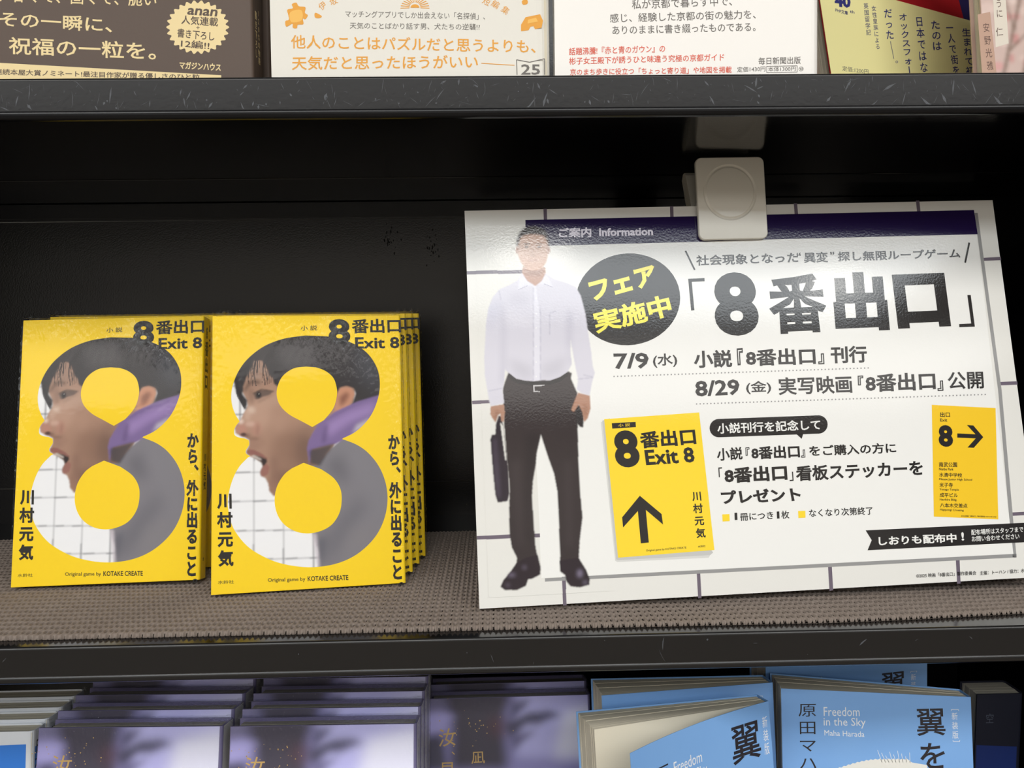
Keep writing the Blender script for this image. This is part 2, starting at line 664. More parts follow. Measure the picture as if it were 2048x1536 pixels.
def film_mat():
    m = bpy.data.materials.new('clear_shrink_film')
    m.use_nodes = True
    nt = m.node_tree
    nt.nodes.clear()
    out = nt.nodes.new('ShaderNodeOutputMaterial')
    mix = nt.nodes.new('ShaderNodeMixShader')
    tr = nt.nodes.new('ShaderNodeBsdfTransparent')
    gl = nt.nodes.new('ShaderNodeBsdfGlossy')
    gl.inputs['Roughness'].default_value = 0.05
    at = nt.nodes.new('ShaderNodeAttribute')
    at.attribute_name = 'Col'
    tc = nt.nodes.new('ShaderNodeTexCoord')
    mp = nt.nodes.new('ShaderNodeMapping')
    mp.inputs['Rotation'].default_value = (0, 0.7, 0)
    mp.inputs['Scale'].default_value = (520, 520, 190)
    nz = nt.nodes.new('ShaderNodeTexNoise')
    nz.inputs['Scale'].default_value = 1.0
    nz.inputs['Detail'].default_value = 2.5
    ml = nt.nodes.new('ShaderNodeMath')
    ml.operation = 'MULTIPLY'
    bp = nt.nodes.new('ShaderNodeBump')
    bp.inputs['Strength'].default_value = 1.0
    bp.inputs['Distance'].default_value = 0.0045
    nt.links.new(tc.outputs['Object'], mp.inputs['Vector'])
    nt.links.new(mp.outputs['Vector'], nz.inputs['Vector'])
    nt.links.new(nz.outputs['Fac'], ml.inputs[0])
    nt.links.new(at.outputs['Fac'], ml.inputs[1])
    nt.links.new(ml.outputs[0], bp.inputs['Height'])
    nt.links.new(bp.outputs['Normal'], gl.inputs['Normal'])
    fr = nt.nodes.new('ShaderNodeFresnel')
    ge = nt.nodes.new('ShaderNodeNewGeometry')
    io = nt.nodes.new('ShaderNodeMapRange')          # a thin film: same index seen from either side
    io.inputs['To Min'].default_value = 1.38
    io.inputs['To Max'].default_value = 1 / 1.38
    nt.links.new(ge.outputs['Backfacing'], io.inputs['Value'])
    nt.links.new(io.outputs['Result'], fr.inputs['IOR'])
    nt.links.new(fr.outputs[0], mix.inputs[0])
    nt.links.new(tr.outputs[0], mix.inputs[1])
    nt.links.new(gl.outputs[0], mix.inputs[2])
    nt.links.new(mix.outputs[0], out.inputs[0])
    return m


FILM = film_mat()


def film_mb(W, Ht, T, seed, amp=1.0, step=1.25):
    """loose clear wrap: flat over the middle, crinkled along the edges, gathered at the top corners"""
    b = MB()
    xs = np.arange(-0.8, W + 0.9, step)
    zs = np.arange(0.3, Ht + 1.0, step)

    def crumple(x, z, e):
        v = 0.6 * noise.noise(Vector((x * 0.16, z * 0.05, seed))) + 0.8 * noise.noise(Vector((x * 0.5 + z * 0.25, z * 0.5 - x * 0.2, seed + 5))) + 0.35 * noise.noise(Vector((x * 0.2, z * 1.1, seed + 8)))
        return e * amp * v

    vs, wt = [], []
    for z in zs:
        for x in xs:
            cr = math.exp(-max(Ht - z, 0) / 7.0) + 0.9 * math.exp(-max(W - x, 0) / 5.0) + 0.25 * math.exp(-max(x, 0) / 4.0) + 0.9 * math.exp(-math.hypot((W - 12 - x) / 28.0, (Ht - 14 - z) / 16.0) ** 2)
            cr *= 0.25 + 0.75 * max(0.0, min(1.0, 0.5 + 1.2 * noise.noise(Vector((x * 0.04, z * 0.03, seed + 2)))))
            wt.append((min(cr, 1.0),) * 3)
            d = min(Ht - z, (W - x) * 1.1, (x + 2) * 2.2, (z + 3) * 2.0)
            e = 0.04 + math.exp(-max(d, 0) / 8.0)
            vs.append((x, -0.75 - max(-0.2, 0.35 + crumple(x, z, e)) * 0.8, z))
    nx, nz = len(xs), len(zs)
    fs = [(j * nx + i, j * nx + i + 1, (j + 1) * nx + i + 1, (j + 1) * nx + i) for j in range(nz - 1) for i in range(nx - 1)]
    b.add(vs, fs, FILM, True, np.array(wt, np.float32))
    # over the top
    ys = np.linspace(-0.9, T + 0.3, 7)
    vs = []
    for y in ys:
        for x in xs:
            c = min(x + 1, W + 1 - x)
            ear = 3.0 * math.exp(-max(c, 0) / 3.5)
            vs.append((x, y, Ht + 1.0 + abs(crumple(x * 1.3, y * 4, 1.0)) + ear * abs(noise.noise(Vector((x * 0.5, y * 0.5, seed + 9)))) * 2))
    fs = [(j * nx + i, j * nx + i + 1, (j + 1) * nx + i + 1, (j + 1) * nx + i) for j in range(6) for i in range(nx - 1)]
    b.add(vs, fs, FILM, True)
    # over the spine
    vs = []
    ys = np.linspace(-0.8, T + 0.3, 6)
    for y in ys:
        for z in zs:
            vs.append((W + 0.9 + abs(crumple(z, y * 3, 0.8)), y, z))
    fs = [(j * nz + i, j * nz + i + 1, (j + 1) * nz + i + 1, (j + 1) * nz + i) for j in range(5) for i in range(nz - 1)]
    b.add(vs, fs, FILM, True)
    # gathered film at the top corners
    rs = random.Random(seed)
    for cx, dirx in ((W + 0.5, 1), (-0.5, -1)):
        for k in range(4 if dirx > 0 else 2):
            p = np.array([cx - dirx * rs.uniform(0, 9), rs.uniform(0, T), Ht + 0.8])
            q = [p, p + np.array([dirx * rs.uniform(2, 5), rs.uniform(-2, 2), rs.uniform(0, 1)]), p + np.array([dirx * rs.uniform(1, 4), rs.uniform(-2, 2), rs.uniform(2.2, 4.5)]), p + np.array([rs.uniform(-2, 1), rs.uniform(-2, 2), rs.uniform(1.5, 3.5)])]
            b.add([tuple(v) for v in q], [(0, 1, 2), (0, 2, 3)], FILM)
    return b


# ---- the yellow novel
NW, NH, NT = 128.0, 188.0, 12.0
RS = Surf((-192.38, 64.28, 4.9), 0.14121, 0.18007, -0.00618)     # front cover of the right-hand stack
yel = mat('yellow_jacket', (248, 210, 24), 0.42, 0.25)
ink = mat('black_ink', (34, 32, 32), 0.42, 0.25)
photo = mat('printed_photo', rough=0.42, spec=0.25, attr='Col')


def make_novel():
    root = empty('wrapped_novel', 'yellow shrink-wrapped novel with a big 8, at the front of the right stack', 'book', 'yellow shrink-wrapped novels')
    c = MB()
    c.prism(cover_outline(NW, NT, 1.6, 0.7), 'z', 0, NH, yel, False)
    P = Print(RS, c, 0.0)
    ph = Photo(RS, 4.5, 6, 125, 180, 0.42, (238, 238, 240))
    g = (112, 112, 118)
    for a, bb in (((277, 780), (275, 1330)), ((428, 1100), (428, 1390)), ((580, 1150), (582, 1390)), ((150, 885), (340, 880)), ((120, 1033), (420, 1027)), ((120, 1183), (520, 1177)), ((250, 1330), (640, 1318)), ((150, 588), (270, 584)), ((140, 442), (215, 440)), ((205, 380), (205, 620))):
        ph.stroke(kb(a), kb(bb), 1.9, g, 0.25, 1.0)
    face = kf((300, 420), (330, 560), (372, 640), (385, 690), (352, 760), (318, 820), (290, 850), (282, 880), (290, 915), (330, 938), (362, 950), (394, 966), (398, 1010), (374, 1058), (376, 1078), (402, 1102), (450, 1120), (496, 1150), (508, 1180), (488, 1222), (492, 1256), (530, 1280), (552, 1320), (560, 1380), (598, 1424), (760, 1330), (1000, 1180), (1240, 700), (1260, 500), (800, 250), (500, 250))
    ph.paint(face, (166, 130, 110), 0.4)
    fm = ph.blur(ph.mask(face), 0.5)
    for c_, rx, ry, col, bl, al in (((470, 760), 110, 130, (186, 150, 130), 3.0, .8), ((560, 640), 110, 70, (184, 150, 130), 2.4, .7), ((450, 430), 70, 110, (150, 122, 106), 2.0, .7), ((330, 885), 52, 52, (182, 132, 116), 1.3, .9), ((455, 880), 40, 60, (176, 128, 112), 1.4, .7), ((330, 820), 22, 20, (232, 210, 198), .9, .9), ((412, 728), 34, 26, (214, 190, 174), 1.1, .85), ((405, 840), 40, 22, (206, 170, 154), 1.0, .7), ((380, 770), 26, 50, (200, 168, 150), 1.2, .7), ((720, 1050), 150, 170, (138, 104, 86), 4.5, .85), ((860, 1060), 90, 190, (106, 78, 66), 4.0, .8), ((700, 1290), 130, 90, (116, 84, 70), 3.0, .8), ((590, 1350), 40, 90, (140, 104, 88), 1.6, .7), ((440, 1010), 60, 40, (150, 114, 98), 1.5, .7), ((360, 935), 50, 16, (112, 76, 66), .8, .85), ((430, 960), 50, 16, (128, 94, 80), 1.0, .7), ((640, 820), 60, 90, (178, 142, 122), 3.0, .5), ((900, 880), 90, 60, (140, 108, 92), 3.0, .6), ((600, 1180), 40, 90, (128, 94, 80), 1.8, .6)):
        ph.blob(kf(c_), rx / 4.04, ry / 4.04, col, bl, al, fm)
    # brow, eye, nostril, mouth
    ph.paint(kf((352, 560), (384, 500), (440, 478), (490, 500), (480, 520), (430, 512), (396, 540), (366, 590)), (92, 70, 60), 0.9, .75)
    ph.paint(kf((392, 545), (430, 560), (440, 640), (420, 690), (396, 640)), (118, 90, 78), 1.2, .6)
    ph.paint(kf((432, 600), (470, 572), (530, 566), (590, 580), (560, 606), (510, 622), (466, 644), (446, 640)), (92, 76, 70), 0.6, .9)
    ph.blob(kf((474, 606)), 5.2, 6.0, (36, 32, 34), 0.4)
    ph.blob(kf((476, 598)), 1.2, 1.2, (200, 196, 190), 0.0, .8)
    ph.stroke(kf((430, 596)), kf((500, 562)), 3.0, (54, 40, 38), 0.4, .9)
    ph.stroke(kf((500, 562)), kf((596, 578)), 2.6, (54, 40, 38), 0.4, .9)
    ph.stroke(kf((466, 664)), kf((530, 632)), 2.6, (124, 94, 80), 0.7, .8)
    ph.stroke(kf((530, 632)), kf((590, 600)), 2.2, (124, 94, 80), 0.7, .8)
    ph.blob(kf((352, 924)), 6, 3.0, (58, 34, 34), 0.5, .9)
    ph.stroke(kf((470, 850)), kf((462, 930)), 3.0, (130, 94, 80), 0.9, .7)
    ph.stroke(kf((480, 930)), kf((520, 1010)), 3.0, (138, 102, 86), 1.2, .6)
    ph.paint(kf((372, 1060), (400, 1044), (440, 1050), (500, 1080), (550, 1120), (530, 1124), (480, 1100), (430, 1094), (384, 1086)), (138, 86, 80), 0.5, .9)
    ph.paint(kf((430, 1098), (480, 1100), (535, 1122), (544, 1140), (520, 1188), (506, 1178), (496, 1150), (452, 1122)), (40, 26, 28), 0.4)
    ph.paint(kf((408, 1098), (440, 1094), (490, 1118), (500, 1138), (452, 1120)), (204, 192, 184), 0.3, .9)
    ph.paint(kf((508, 1182), (540, 1160), (562, 1190), (548, 1250), (500, 1268), (486, 1244), (488, 1222)), (146, 94, 86), 0.5, .85)
    # ear
    ph.paint(kb((690, 470), (730, 446), (775, 448), (792, 480), (770, 530), (735, 575), (690, 590)), (196, 140, 112), 0.9)
    ph.paint(kb((712, 500), (745, 470), (768, 480), (750, 520), (718, 550)), (120, 72, 56), 1.4, .8)
    # hair
    hair = kf((240, 480), (300, 330), (450, 180), (700, 90), (1000, 100)) + kb((780, 170), (900, 270), (940, 400), (935, 500), (850, 530), (775, 545), (796, 480), (786, 452), (752, 440), (716, 448), (700, 480), (690, 530)) + kf((640, 545), (600, 520), (585, 470), (556, 440), (540, 380), (500, 330), (440, 330), (412, 400), (372, 470), (350, 540), (346, 600), (384, 650), (376, 712), (364, 728), (330, 665), (292, 590), (272, 500))
    ph.paint(hair, (46, 42, 44), 0.5)
    hm = ph.blur(ph.mask(hair), 0.5)
    ph.paint(kf((640, 200), (900, 150), (960, 380), (660, 390)), (80, 76, 78), 3.0, .6, hm)
    ph.paint(kb((800, 210), (930, 300), (930, 470), (840, 430), (800, 330)), (70, 72, 80), 6.0, .7, hm)
    rs = random.Random(4)
    for i in range(34):
        u = i / 33
        x = 350 + u * 240 + rs.uniform(-12, 12)
        y0, y1 = 240 + rs.uniform(-30, 40), 470 + rs.uniform(-90, 70)
        xm = x + rs.uniform(-10, 10)
        ph.stroke(kf((x + 40 - u * 30, y0)), kf((xm, (y0 + y1) / 2)), rs.uniform(1.2, 3.0), (40, 34, 36), 0.0, .85)
        ph.stroke(kf((xm, (y0 + y1) / 2)), kf((xm + rs.uniform(-10, 24), y1)), rs.uniform(0.7, 1.8), (40, 34, 36), 0.0, .8)
    for i in range(12):
        t = i / 11
        ph.stroke(kf((282 + 20 * t, 470 + 20 * t)), kf((300 + 60 * t, 620 + 100 * t)), 1.0, (34, 30, 34), 0.0, .8)
    for i in range(30):
        x = 330 + i * 30
        ph.stroke(kf((x + 60, 190 + rs.uniform(-30, 40))), kf((x + rs.uniform(-30, 30), 330 + rs.uniform(-40, 40))), rs.uniform(1, 2.4), (92, 88, 88), 0.5, .35, hm)
    # collar and jacket
    ph.paint(kb((540, 850), (600, 845), (660, 770), (740, 700), (880, 770), (990, 940), (990, 1080), (900, 1280), (740, 1380), (604, 1390), (606, 1290), (575, 1190), (560, 1100), (540, 900)), (124, 121, 128), 0.5)
    jm = ph.blur(ph.mask(kb((560, 845), (740, 700), (1000, 800), (1000, 1400), (604, 1400), (575, 1190))), 0.6)
    for q, col, bl, al in ((((740, 740), (900, 830), (955, 1000), (900, 1180), (860, 1000), (800, 850)), (126, 124, 131), 5, .7), (((640, 850), (720, 780), (760, 900), (740, 950)), (90, 88, 97), 4, .7), (((740, 1100), (830, 1000), (850, 1050), (700, 1280), (640, 1360), (640, 1250)), (94, 93, 102), 5, .7), (((600, 1230), (650, 1200), (640, 1300), (612, 1380)), (92, 92, 102), 2, .8), (((760, 1180), (900, 1130), (860, 1260), (720, 1340)), (128, 124, 128), 4, .6)):
        ph.paint(kb(*q), col, bl, al, jm)
    ph.paint(kb((576, 1190), (596, 1200), (614, 1370), (604, 1380)), (216, 206, 214), 1.0, .8)
    ph.paint(kb((548, 760), (556, 720), (600, 640), (690, 572), (800, 522), (940, 480), (930, 560), (860, 640), (800, 678), (700, 735), (575, 765), (560, 850)), (122, 100, 150), 0.6)
    cm = ph.blur(ph.mask(kb((548, 760), (600, 640), (940, 470), (930, 580), (700, 740), (560, 850))), 0.6)
    ph.paint(kb((640, 640), (760, 570), (900, 520), (880, 580), (760, 630), (660, 700)), (158, 132, 186), 2.0, .8, cm)
    ph.paint(kb((640, 640), (655, 635), (640, 730), (625, 735)), (84, 64, 108), 1.4, .8, cm)
    ph.paint(kb((800, 640), (880, 600), (840, 660), (780, 690)), (196, 190, 200), 1.4, .8, cm)
    ph.paint(kb((560, 770), (640, 746), (690, 734), (650, 790), (615, 850), (566, 838)), (64, 58, 64), 1.0, .9)
    ph.into(c, -0.05, photo)
    outer = smooth(kb((540, 182), (430, 198), (330, 236), (250, 296), (200, 360), (170, 430), (160, 490), (166, 545), (184, 592)), 5, False)
    outer += smooth(kb((203, 621), (184, 645), (175, 668), (178, 692), (200, 704), (228, 708)), 4, False)
    outer += smooth(kb((250, 718), (252, 742), (236, 768), (236, 786), (258, 800)), 3, False)
    outer += smooth(kb((246, 806), (200, 855), (165, 925), (144, 1010), (146, 1080), (172, 1170), (240, 1258), (330, 1316), (430, 1352), (560, 1368), (690, 1352), (800, 1304), (890, 1222), (940, 1130), (960, 1030), (950, 935), (915, 850), (860, 782), (800, 740), (728, 712)), 5, False)
    outer += smooth(kb((732, 708), (800, 672), (868, 602), (908, 515), (921, 430), (905, 345), (850, 266), (760, 212), (650, 186)), 5, False)
    up_i = smooth(kb((545, 341), (480, 350), (425, 388), (398, 440), (393, 490), (410, 540), (455, 585), (515, 618)), 5, False) + kb((574, 650), (576, 650)) + smooth(kb((635, 615), (682, 556), (701, 490), (698, 440), (680, 395), (640, 362), (595, 345)), 5, False)
    lo_i = kb((529, 834), (532, 834)) + smooth(kb((620, 866), (685, 912), (720, 970), (725, 1035), (712, 1095), (675, 1150), (620, 1182), (556, 1195), (490, 1185), (430, 1148), (394, 1092), (382, 1025), (394, 955), (430, 895), (470, 862)), 5, False)
    rect = [(0.8, 0.4), (NW - 1.8, 0.4), (NW - 1.8, NH - 0.4), (0.8, NH - 0.4)]
    P.poly([rect, P.loc(outer)[::-1]], yel, 2, True)
    P.poly(up_i, yel, 2)
    P.poly(lo_i, yel, 2)
    T = lambda s, a, b_, t, bold=0.02, ly=4: P.text(s, kb(a), kb(b_), kb(t), ink, ly, bold)
    T('小 説', (516, 158), (600, 156), (515, 131), 0.01)
    P.text('8', kb((660, 226)), kb((772, 225)), kb((654, 98)), ink, 4, 0.042, res=4)
    T('番出口', (778, 172), (1030, 168), (776, 98), 0.03)
    T('Exit 8', (795, 250), (1022, 248), (793, 190), 0.028)
    P.vtext('から、外に出ること', kb((979, 1432)), kb((1044, 1430)), kb((961, 690)), ink, 4, 0.046, pitch=1.0)
    T('。', (1018, 1466), (1044, 1465), (1018, 1444), 0.02)
    P.vtext('川村元気', kb((92, 1366)), kb((173, 1364)), kb((84, 992)), ink, 4, 0.04, pitch=1.2)
    T('水鈴社', (92, 1455), (174, 1451), (92, 1437), 0.005)
    T('Original game by', (348, 1449), (540, 1443), (347, 1424), 0.01)
    T('KOTAKE CREATE', (552, 1440), (760, 1434), (551, 1414), 0.022)
    # spine lettering
    sp = MB()
    PS = Print(RS, sp, 0.0)
    PS.vtext('8番出口', (3.2, 135), (9.4, 135), (3.2, 181), ink, 0, 0.045, True)
    PS.vtext('川村元気', (4.0, 62), (8.4, 62), (4.0, 88), ink, 0, 0.03, True)
    PS.text('水', (4.9, 12), (7.6, 12), (4.9, 15), ink, 0, 0.03, True)
    c.add([(NW + 0.05, x, z) for x, y, z in sp.v], sp.f, ink)
    c.build('cover', root)
    page_mb(NW, NH, NT, 1.2, 1.0, 0.75, paper).build('page_block', root)
    film_mb(NW, NH, NT, 3).build('shrink_wrap', root)
    return root


novel = make_novel()
LS = Surf((-338.44, 86.5, 4.9), 0.02582, 0.20137, 0.01254)
spots = [(RS, None)]
zz = lambda l: 3.0 + NT * math.sin(l) + 0.3
right = [((-189.6, 83.0), 0.141, 0.163), ((-186.8, 101.6), 0.141, 0.146), ((-184.0, 120.0), 0.141, 0.129)]
left = [((-338.44, 86.5), 0.02582, 0.20137), ((-331.0, 120.0), 0.026, 0.10), ((-334.0, 140.0), 0.026, 0.075)]
rl = ['yellow shrink-wrapped novel second from the front in the right stack', 'yellow shrink-wrapped novel third from the front in the right stack', 'yellow shrink-wrapped novel at the very back of the right stack']
ll = ['yellow shrink-wrapped novel with a big 8, at the front of the left stack', 'yellow shrink-wrapped novel just behind the front copy of the left stack', 'yellow shrink-wrapped novel at the back of the left stack']
RS.o[2] = 4.9
RS.pin(novel)
for ((x, y), a, l), lab in list(zip(right, rl)) + list(zip(left, ll)):
    c = copy_tree(novel)
    c['label'] = lab
    Surf((x, y, 4.9 if y == 86.5 else zz(l)), a, l, 0.01254 if y == 86.5 else 0.0).pin(c)

# ------------------------------------------------------------------ the information sign
PW, PH = 371.35, 258.9
PS_ = Surf((-13.42, 32.27, 4.47), 0.04444, 0.20665, 0.01805)
gl = dict(rough=0.09, spec=0.55, bump=(700, 0.10, 0.0003))
wtile = mat('print_tile_white', (228, 227, 222), **gl)
wpan = mat('print_panel_white', (238, 238, 235), **gl)
pgrid = mat('print_grout_purple', (108, 98, 112), **gl)
pgrey = mat('print_grey', (150, 150, 150), **gl)
pban = mat('print_banner_purple', (32, 18, 66), **gl)
pblk = mat('print_black', (40, 38, 38), **gl)
pyel = mat('print_yellow', (250, 216, 52), **gl)
pyel2 = mat('print_amber', (244, 200, 44), **gl)
plem = mat('print_lemon', (248, 236, 90), **gl)
plil = mat('print_pale_lilac', (222, 216, 230), **gl)
pshd = mat('print_pale_grey', (196, 196, 194), **gl)
psoft = mat('print_soft_grey', (215, 215, 212), **gl)
pphoto = mat('print_photo_ink', attr='Col', **gl)
sign = empty('information_sign', 'large white information sign with a printed man, leaning on the mat at right', 'sign')
b = MB()
b.box(0, PW, 0.06, 3.0, 0, PH, mat('foam_board_edge', (206, 204, 196), 0.7))
b.build('board', sign)
b = MB()
b.add([(0, 0, 0), (PW, 0, 0), (PW, 0, PH), (0, 0, PH)], [(0, 1, 2, 3)], wtile)
P = Print(PS_, b, 0.0)
for k, q in ((k4, ((610, 138), (635, 138), (638, 240), (613, 240))), (k4, ((1535, 120), (1560, 120), (1563, 220), (1538, 220))), (k5, ((387, 96), (412, 96), (420, 190), (395, 190))), (k5, ((1268, 76), (1293, 76), (1303, 170), (1278, 170))),
             (k4, ((50, 594), (480, 584), (480, 611), (51, 618))), (k6, ((80, 72), (200, 66), (200, 90), (82, 95))), (k6, ((112, 975), (534, 957), (534, 982), (113, 999))),
             (k5, ((1742, 490), (1880, 482), (1883, 506), (1746, 512))), (k5, ((1855, 1385), (1998, 1379), (2002, 1404), (1860, 1410))), (k8, ((670, 818), (800, 811), (802, 834), (672, 841))),
             (k6, ((680, 1248), (704, 1246), (712, 1438), (688, 1440))), (k6, ((1580, 1208), (1603, 1206), (1613, 1388), (1590, 1391))), (k7, ((808, 1100), (832, 1098), (842, 1266), (818, 1269))), (k7, ((1616, 1060), (1640, 1058), (1647, 1223), (1625, 1225)))):
    P.poly(k(*q), pgrid, 1)
P.poly([k6((568, 1256)), k7((1985, 1036)), k7((2000, 1036)), k7((2000, 1058)), k6((568, 1279))], pgrey, 2)
P.poly([k5((1690, 165)), k5((1713, 165)), k7((1906, 0)), k7((2000, 1058)), k7((1976, 1058)), k7((1884, 0))], pgrey, 2)
P.poly([k4((478, 220)), k5((1688, 145)), k7((1980, 1036)), k6((545, 1256))], wpan, 3)
P.poly([k4((478, 220)), k5((1686, 145)), k5((1713, 320)), k5((172, 358)), k4((1732, 380)), k4((484, 412))], pban, 4)
e = [(920 + (1228 + 382 * math.cos(t / 48 * 2 * math.pi)) / 3.657, 380 + (800 + 336 * math.sin(t / 48 * 2 * math.pi) - 10 * math.cos(t / 48 * 2 * math.pi)) / 3.657) for t in range(48)]
P.poly(e, pblk, 4)


def T(k, s, bl, br, tl, bold=0.02, m=pblk, ly=6, kr_=None):
    P.text(s, k(bl), (kr_ or k)(br), k(tl), m, ly, bold, res=4 if s == '8' else 2)


T(k4, 'ご案内', (722, 350), (960, 345), (722, 278), 0.035, plil)
T(k4, 'Information', (1018, 340), (1412, 333), (1016, 280), 0.035, plil)
T(k4, 'フェア', (968, 822), (1450, 690), (935, 675), 0.045, plem)
T(k4, '実施中', (1000, 1055), (1560, 920), (960, 890), 0.034, plem)
P.line(k4((1648, 445)), k4((1716, 585)), 3.4, pblk, 6)
P.line(k5((1652, 380)), k5((1622, 525)), 3.4, pblk, 6)
T(k4, '社会現象となった', (1728, 556), (420, 525), (1726, 478), 0.022, kr_=k5)
T(k5, '“', (408, 478), (438, 477), (406, 452), 0.02)
T(k5, '異変', (462, 527), (635, 522), (459, 450), 0.022)
T(k5, '”', (650, 470), (680, 469), (648, 446), 0.02)
T(k5, '探し無限ループゲーム', (706, 516), (1590, 492), (702, 446), 0.022)
P.poly(k4((1668, 650), (1787, 645), (1788, 668), (1694, 672), (1713, 880), (1690, 882)), pblk, 6)
P.poly(k5((1638, 758), (1662, 758), (1692, 986), (1580, 990), (1579, 967), (1666, 963)), pblk, 6)
P.text('8', (1432, 673), (1520, 670), (1423, 546), pblk, 6, 0.042, res=5)
T(k5, '番', (226, 1042), (640, 1024), (188, 616), 0.03)
T(k5, '出', (690, 1026), (1080, 1010), (655, 600), 0.05)
T(k5, '口', (1140, 1001), (1521, 984), (1093, 612), 0.056)
T(k4, '7/9', (1128, 1312), (1384, 1306), (1121, 1195), 0.03)
T(k4, '(水)', (1412, 1302), (1590, 1294), (1408, 1200), 0.018)
T(k4, '小説', (1712, 1305), (1992, 1298), (1706, 1174), 0.03)
P.text('『', (1475, 731), (1487, 730), (1473, 697), pblk, 6, 0.02)
T(k5, '8番出口', (44, 1272), (547, 1258), (38, 1150), 0.03)
T(k5, '』', (564, 1258), (608, 1256), (560, 1180), 0.02)
T(k5, '刊行', (656, 1252), (917, 1245), (650, 1128), 0.03)
P.text('8/29', (1391, 794), (1480, 790), (1389, 762), pblk, 6, 0.03)
T(k5, '(金)', (45, 1474), (226, 1468), (40, 1380), 0.018)
T(k5, '実写映画', (280, 1482), (810, 1465), (272, 1352), 0.022)
T(k5, '『', (850, 1410), (890, 1408), (847, 1340), 0.02)
T(k5, '8番出口', (907, 1460), (1412, 1440), (900, 1330), 0.03)
T(k5, '』', (1424, 1450), (1466, 1448), (1420, 1375), 0.02)
T(k5, '公開', (1500, 1440), (1759, 1432), (1492, 1314), 0.02)
for a, c_, n in (((1228, 753), (1736, 736), 72), ((1393, 808), (1970, 789), 82)):
    for i in range(n):
        t = i / (n - 1)
        P.disc((a[0] + (c_[0] - a[0]) * t, a[1] + (c_[1] - a[1]) * t), 1.5, pgrey, 6, 8)
# yellow card printed on the sign
P.poly(k6((940, 215), (1000, 190), (1680, 1085), (1660, 1120), (1050, 1148), (1036, 1140)), psoft, 4)
P.poly(k6((950, 205), (1000, 190), (1690, 1085), (1670, 1102), (1052, 1136), (1042, 1130)), pshd, 5)
P.poly(k6((962, 195), (1596, 150), (1698, 1068), (1055, 1120)), pyel, 6)
P.poly(k6((1013, 222), (1172, 213), (1174, 248), (1016, 258)), pblk, 7)
T(k6, '小 説', (1058, 248), (1135, 243), (1056, 226), 0.0, pyel, 8)
P.text('8', k6((1043, 521)), k6((1207, 512)), k6((1016, 274)), pblk, 8, 0.045, res=5)
T(k6, '番出口', (1207, 392), (1579, 364), (1195, 280), 0.035, ly=8)
T(k6, 'Exit 8', (1243, 504), (1570, 483), (1229, 400), 0.03, ly=8)
P.poly(k6((1200, 706), (1345, 828), (1355, 898), (1240, 800), (1260, 1018), (1207, 1024), (1187, 808), (1088, 918), (1082, 850)), pblk, 8)
P.vtext('川村元気', k6((1577, 990)), k6((1642, 986)), k6((1543, 682)), pblk, 8, 0.028, pitch=1.25)
T(k6, 'Original game by KOTAKE CREATE', (1242, 1082), (1511, 1062), (1241, 1065), 0.01, ly=8)
T(k6, '水鈴社', (1588, 1053), (1638, 1049), (1587, 1038), 0.01, ly=8)
# speech pill
pill = []
for cx, cy, a0 in ((748, 218, -90), (118, 241, 90)):
    pill += [(cx + 58 * math.cos(math.radians(a0 + 180 * i / 14)), cy + 58 * math.sin(math.radians(a0 + 180 * i / 14))) for i in range(15)]
P.poly(k7(*pill), pblk, 5)
P.poly(k7((608, 278), (652, 276), (642, 309)), pblk, 5)
T(k7, '小説刊行を記念して', (110, 278), (762, 252), (106, 210), 0.022, wpan)
T(k7, '小説', (108, 450), (270, 440), (103, 368), 0.026)
T(k7, '『', (288, 416), (313, 414), (286, 364), 0.015)
T(k7, '8番出口', (326, 440), (632, 428), (321, 358), 0.035)
T(k7, '』', (639, 428), (665, 426), (636, 378), 0.015)
T(k7, 'をご購入の方に', (692, 420), (1241, 399), (686, 352), 0.024)
T(k7, '「', (118, 552), (141, 550), (115, 490), 0.01)
T(k7, '8番出口', (156, 592), (553, 570), (150, 492), 0.04)
T(k7, '」', (566, 576), (591, 574), (562, 518), 0.01)
T(k7, '看板ステッカーを', (608, 578), (1412, 540), (601, 480), 0.03)
T(k7, 'プレゼント', (141, 722), (642, 700), (127, 635), 0.04)
P.poly(k7((140, 786), (185, 784), (187, 829), (142, 831)), pyel, 6)
P.poly(k7((619, 765), (664, 763), (666, 807), (621, 809)), pyel, 6)
T(k7, '1', (219, 822), (236, 821), (217, 776), 0.015)
T(k7, '冊につき', (254, 828), (464, 816), (250, 780), 0.015)
T(k7, '1', (486, 813), (502, 812), (484, 768), 0.015)
T(k7, '枚', (514, 815), (565, 812), (511, 764), 0.015)
T(k7, 'なくなり次第終了', (690, 804), (1093, 787), (686, 754), 0.015)
# direction-sign sticker printed on the sign
P.poly(k8((144, 99), (570, 121), (588, 864), (158, 845)), pyel2, 5)
for s_, bl, br, tl, bo in (('出口', (200, 180), (266, 181), (198, 147), .02), ('Exit', (200, 211), (247, 212), (199, 190), .015), ('8', (191, 378), (287, 381), (186, 233), .05),
                           ('南武公園', (192, 514), (313, 515), (191, 482), .015), ('Nanbu Park', (192, 536), (288, 538), (192, 519), .015), ('水清中学校', (193, 580), (347, 584), (192, 551), .015), ('Mizuse Junior High School', (193, 606), (413, 610), (193, 588), .015),
                           ('米子寺', (195, 649), (285, 651), (194, 618), .015), ('Yonago Temple', (196, 674), (325, 677), (195, 656), .015), ('成平ビル', (197, 716), (318, 718), (196, 686), .015), ('Narihira Bldg.', (197, 742), (312, 744), (197, 724), .015),
                           ('八本木交差点', (199, 784), (382, 788), (198, 754), .015), ('Happongi Crossing', (199, 809), (357, 814), (199, 791), .015), ('©2025映画「8番出口」製作委員会 NOT FOR SALE', (340, 846), (574, 852), (340, 835), .01)):
    T(k8, s_, bl, br, tl, bo, ly=7)
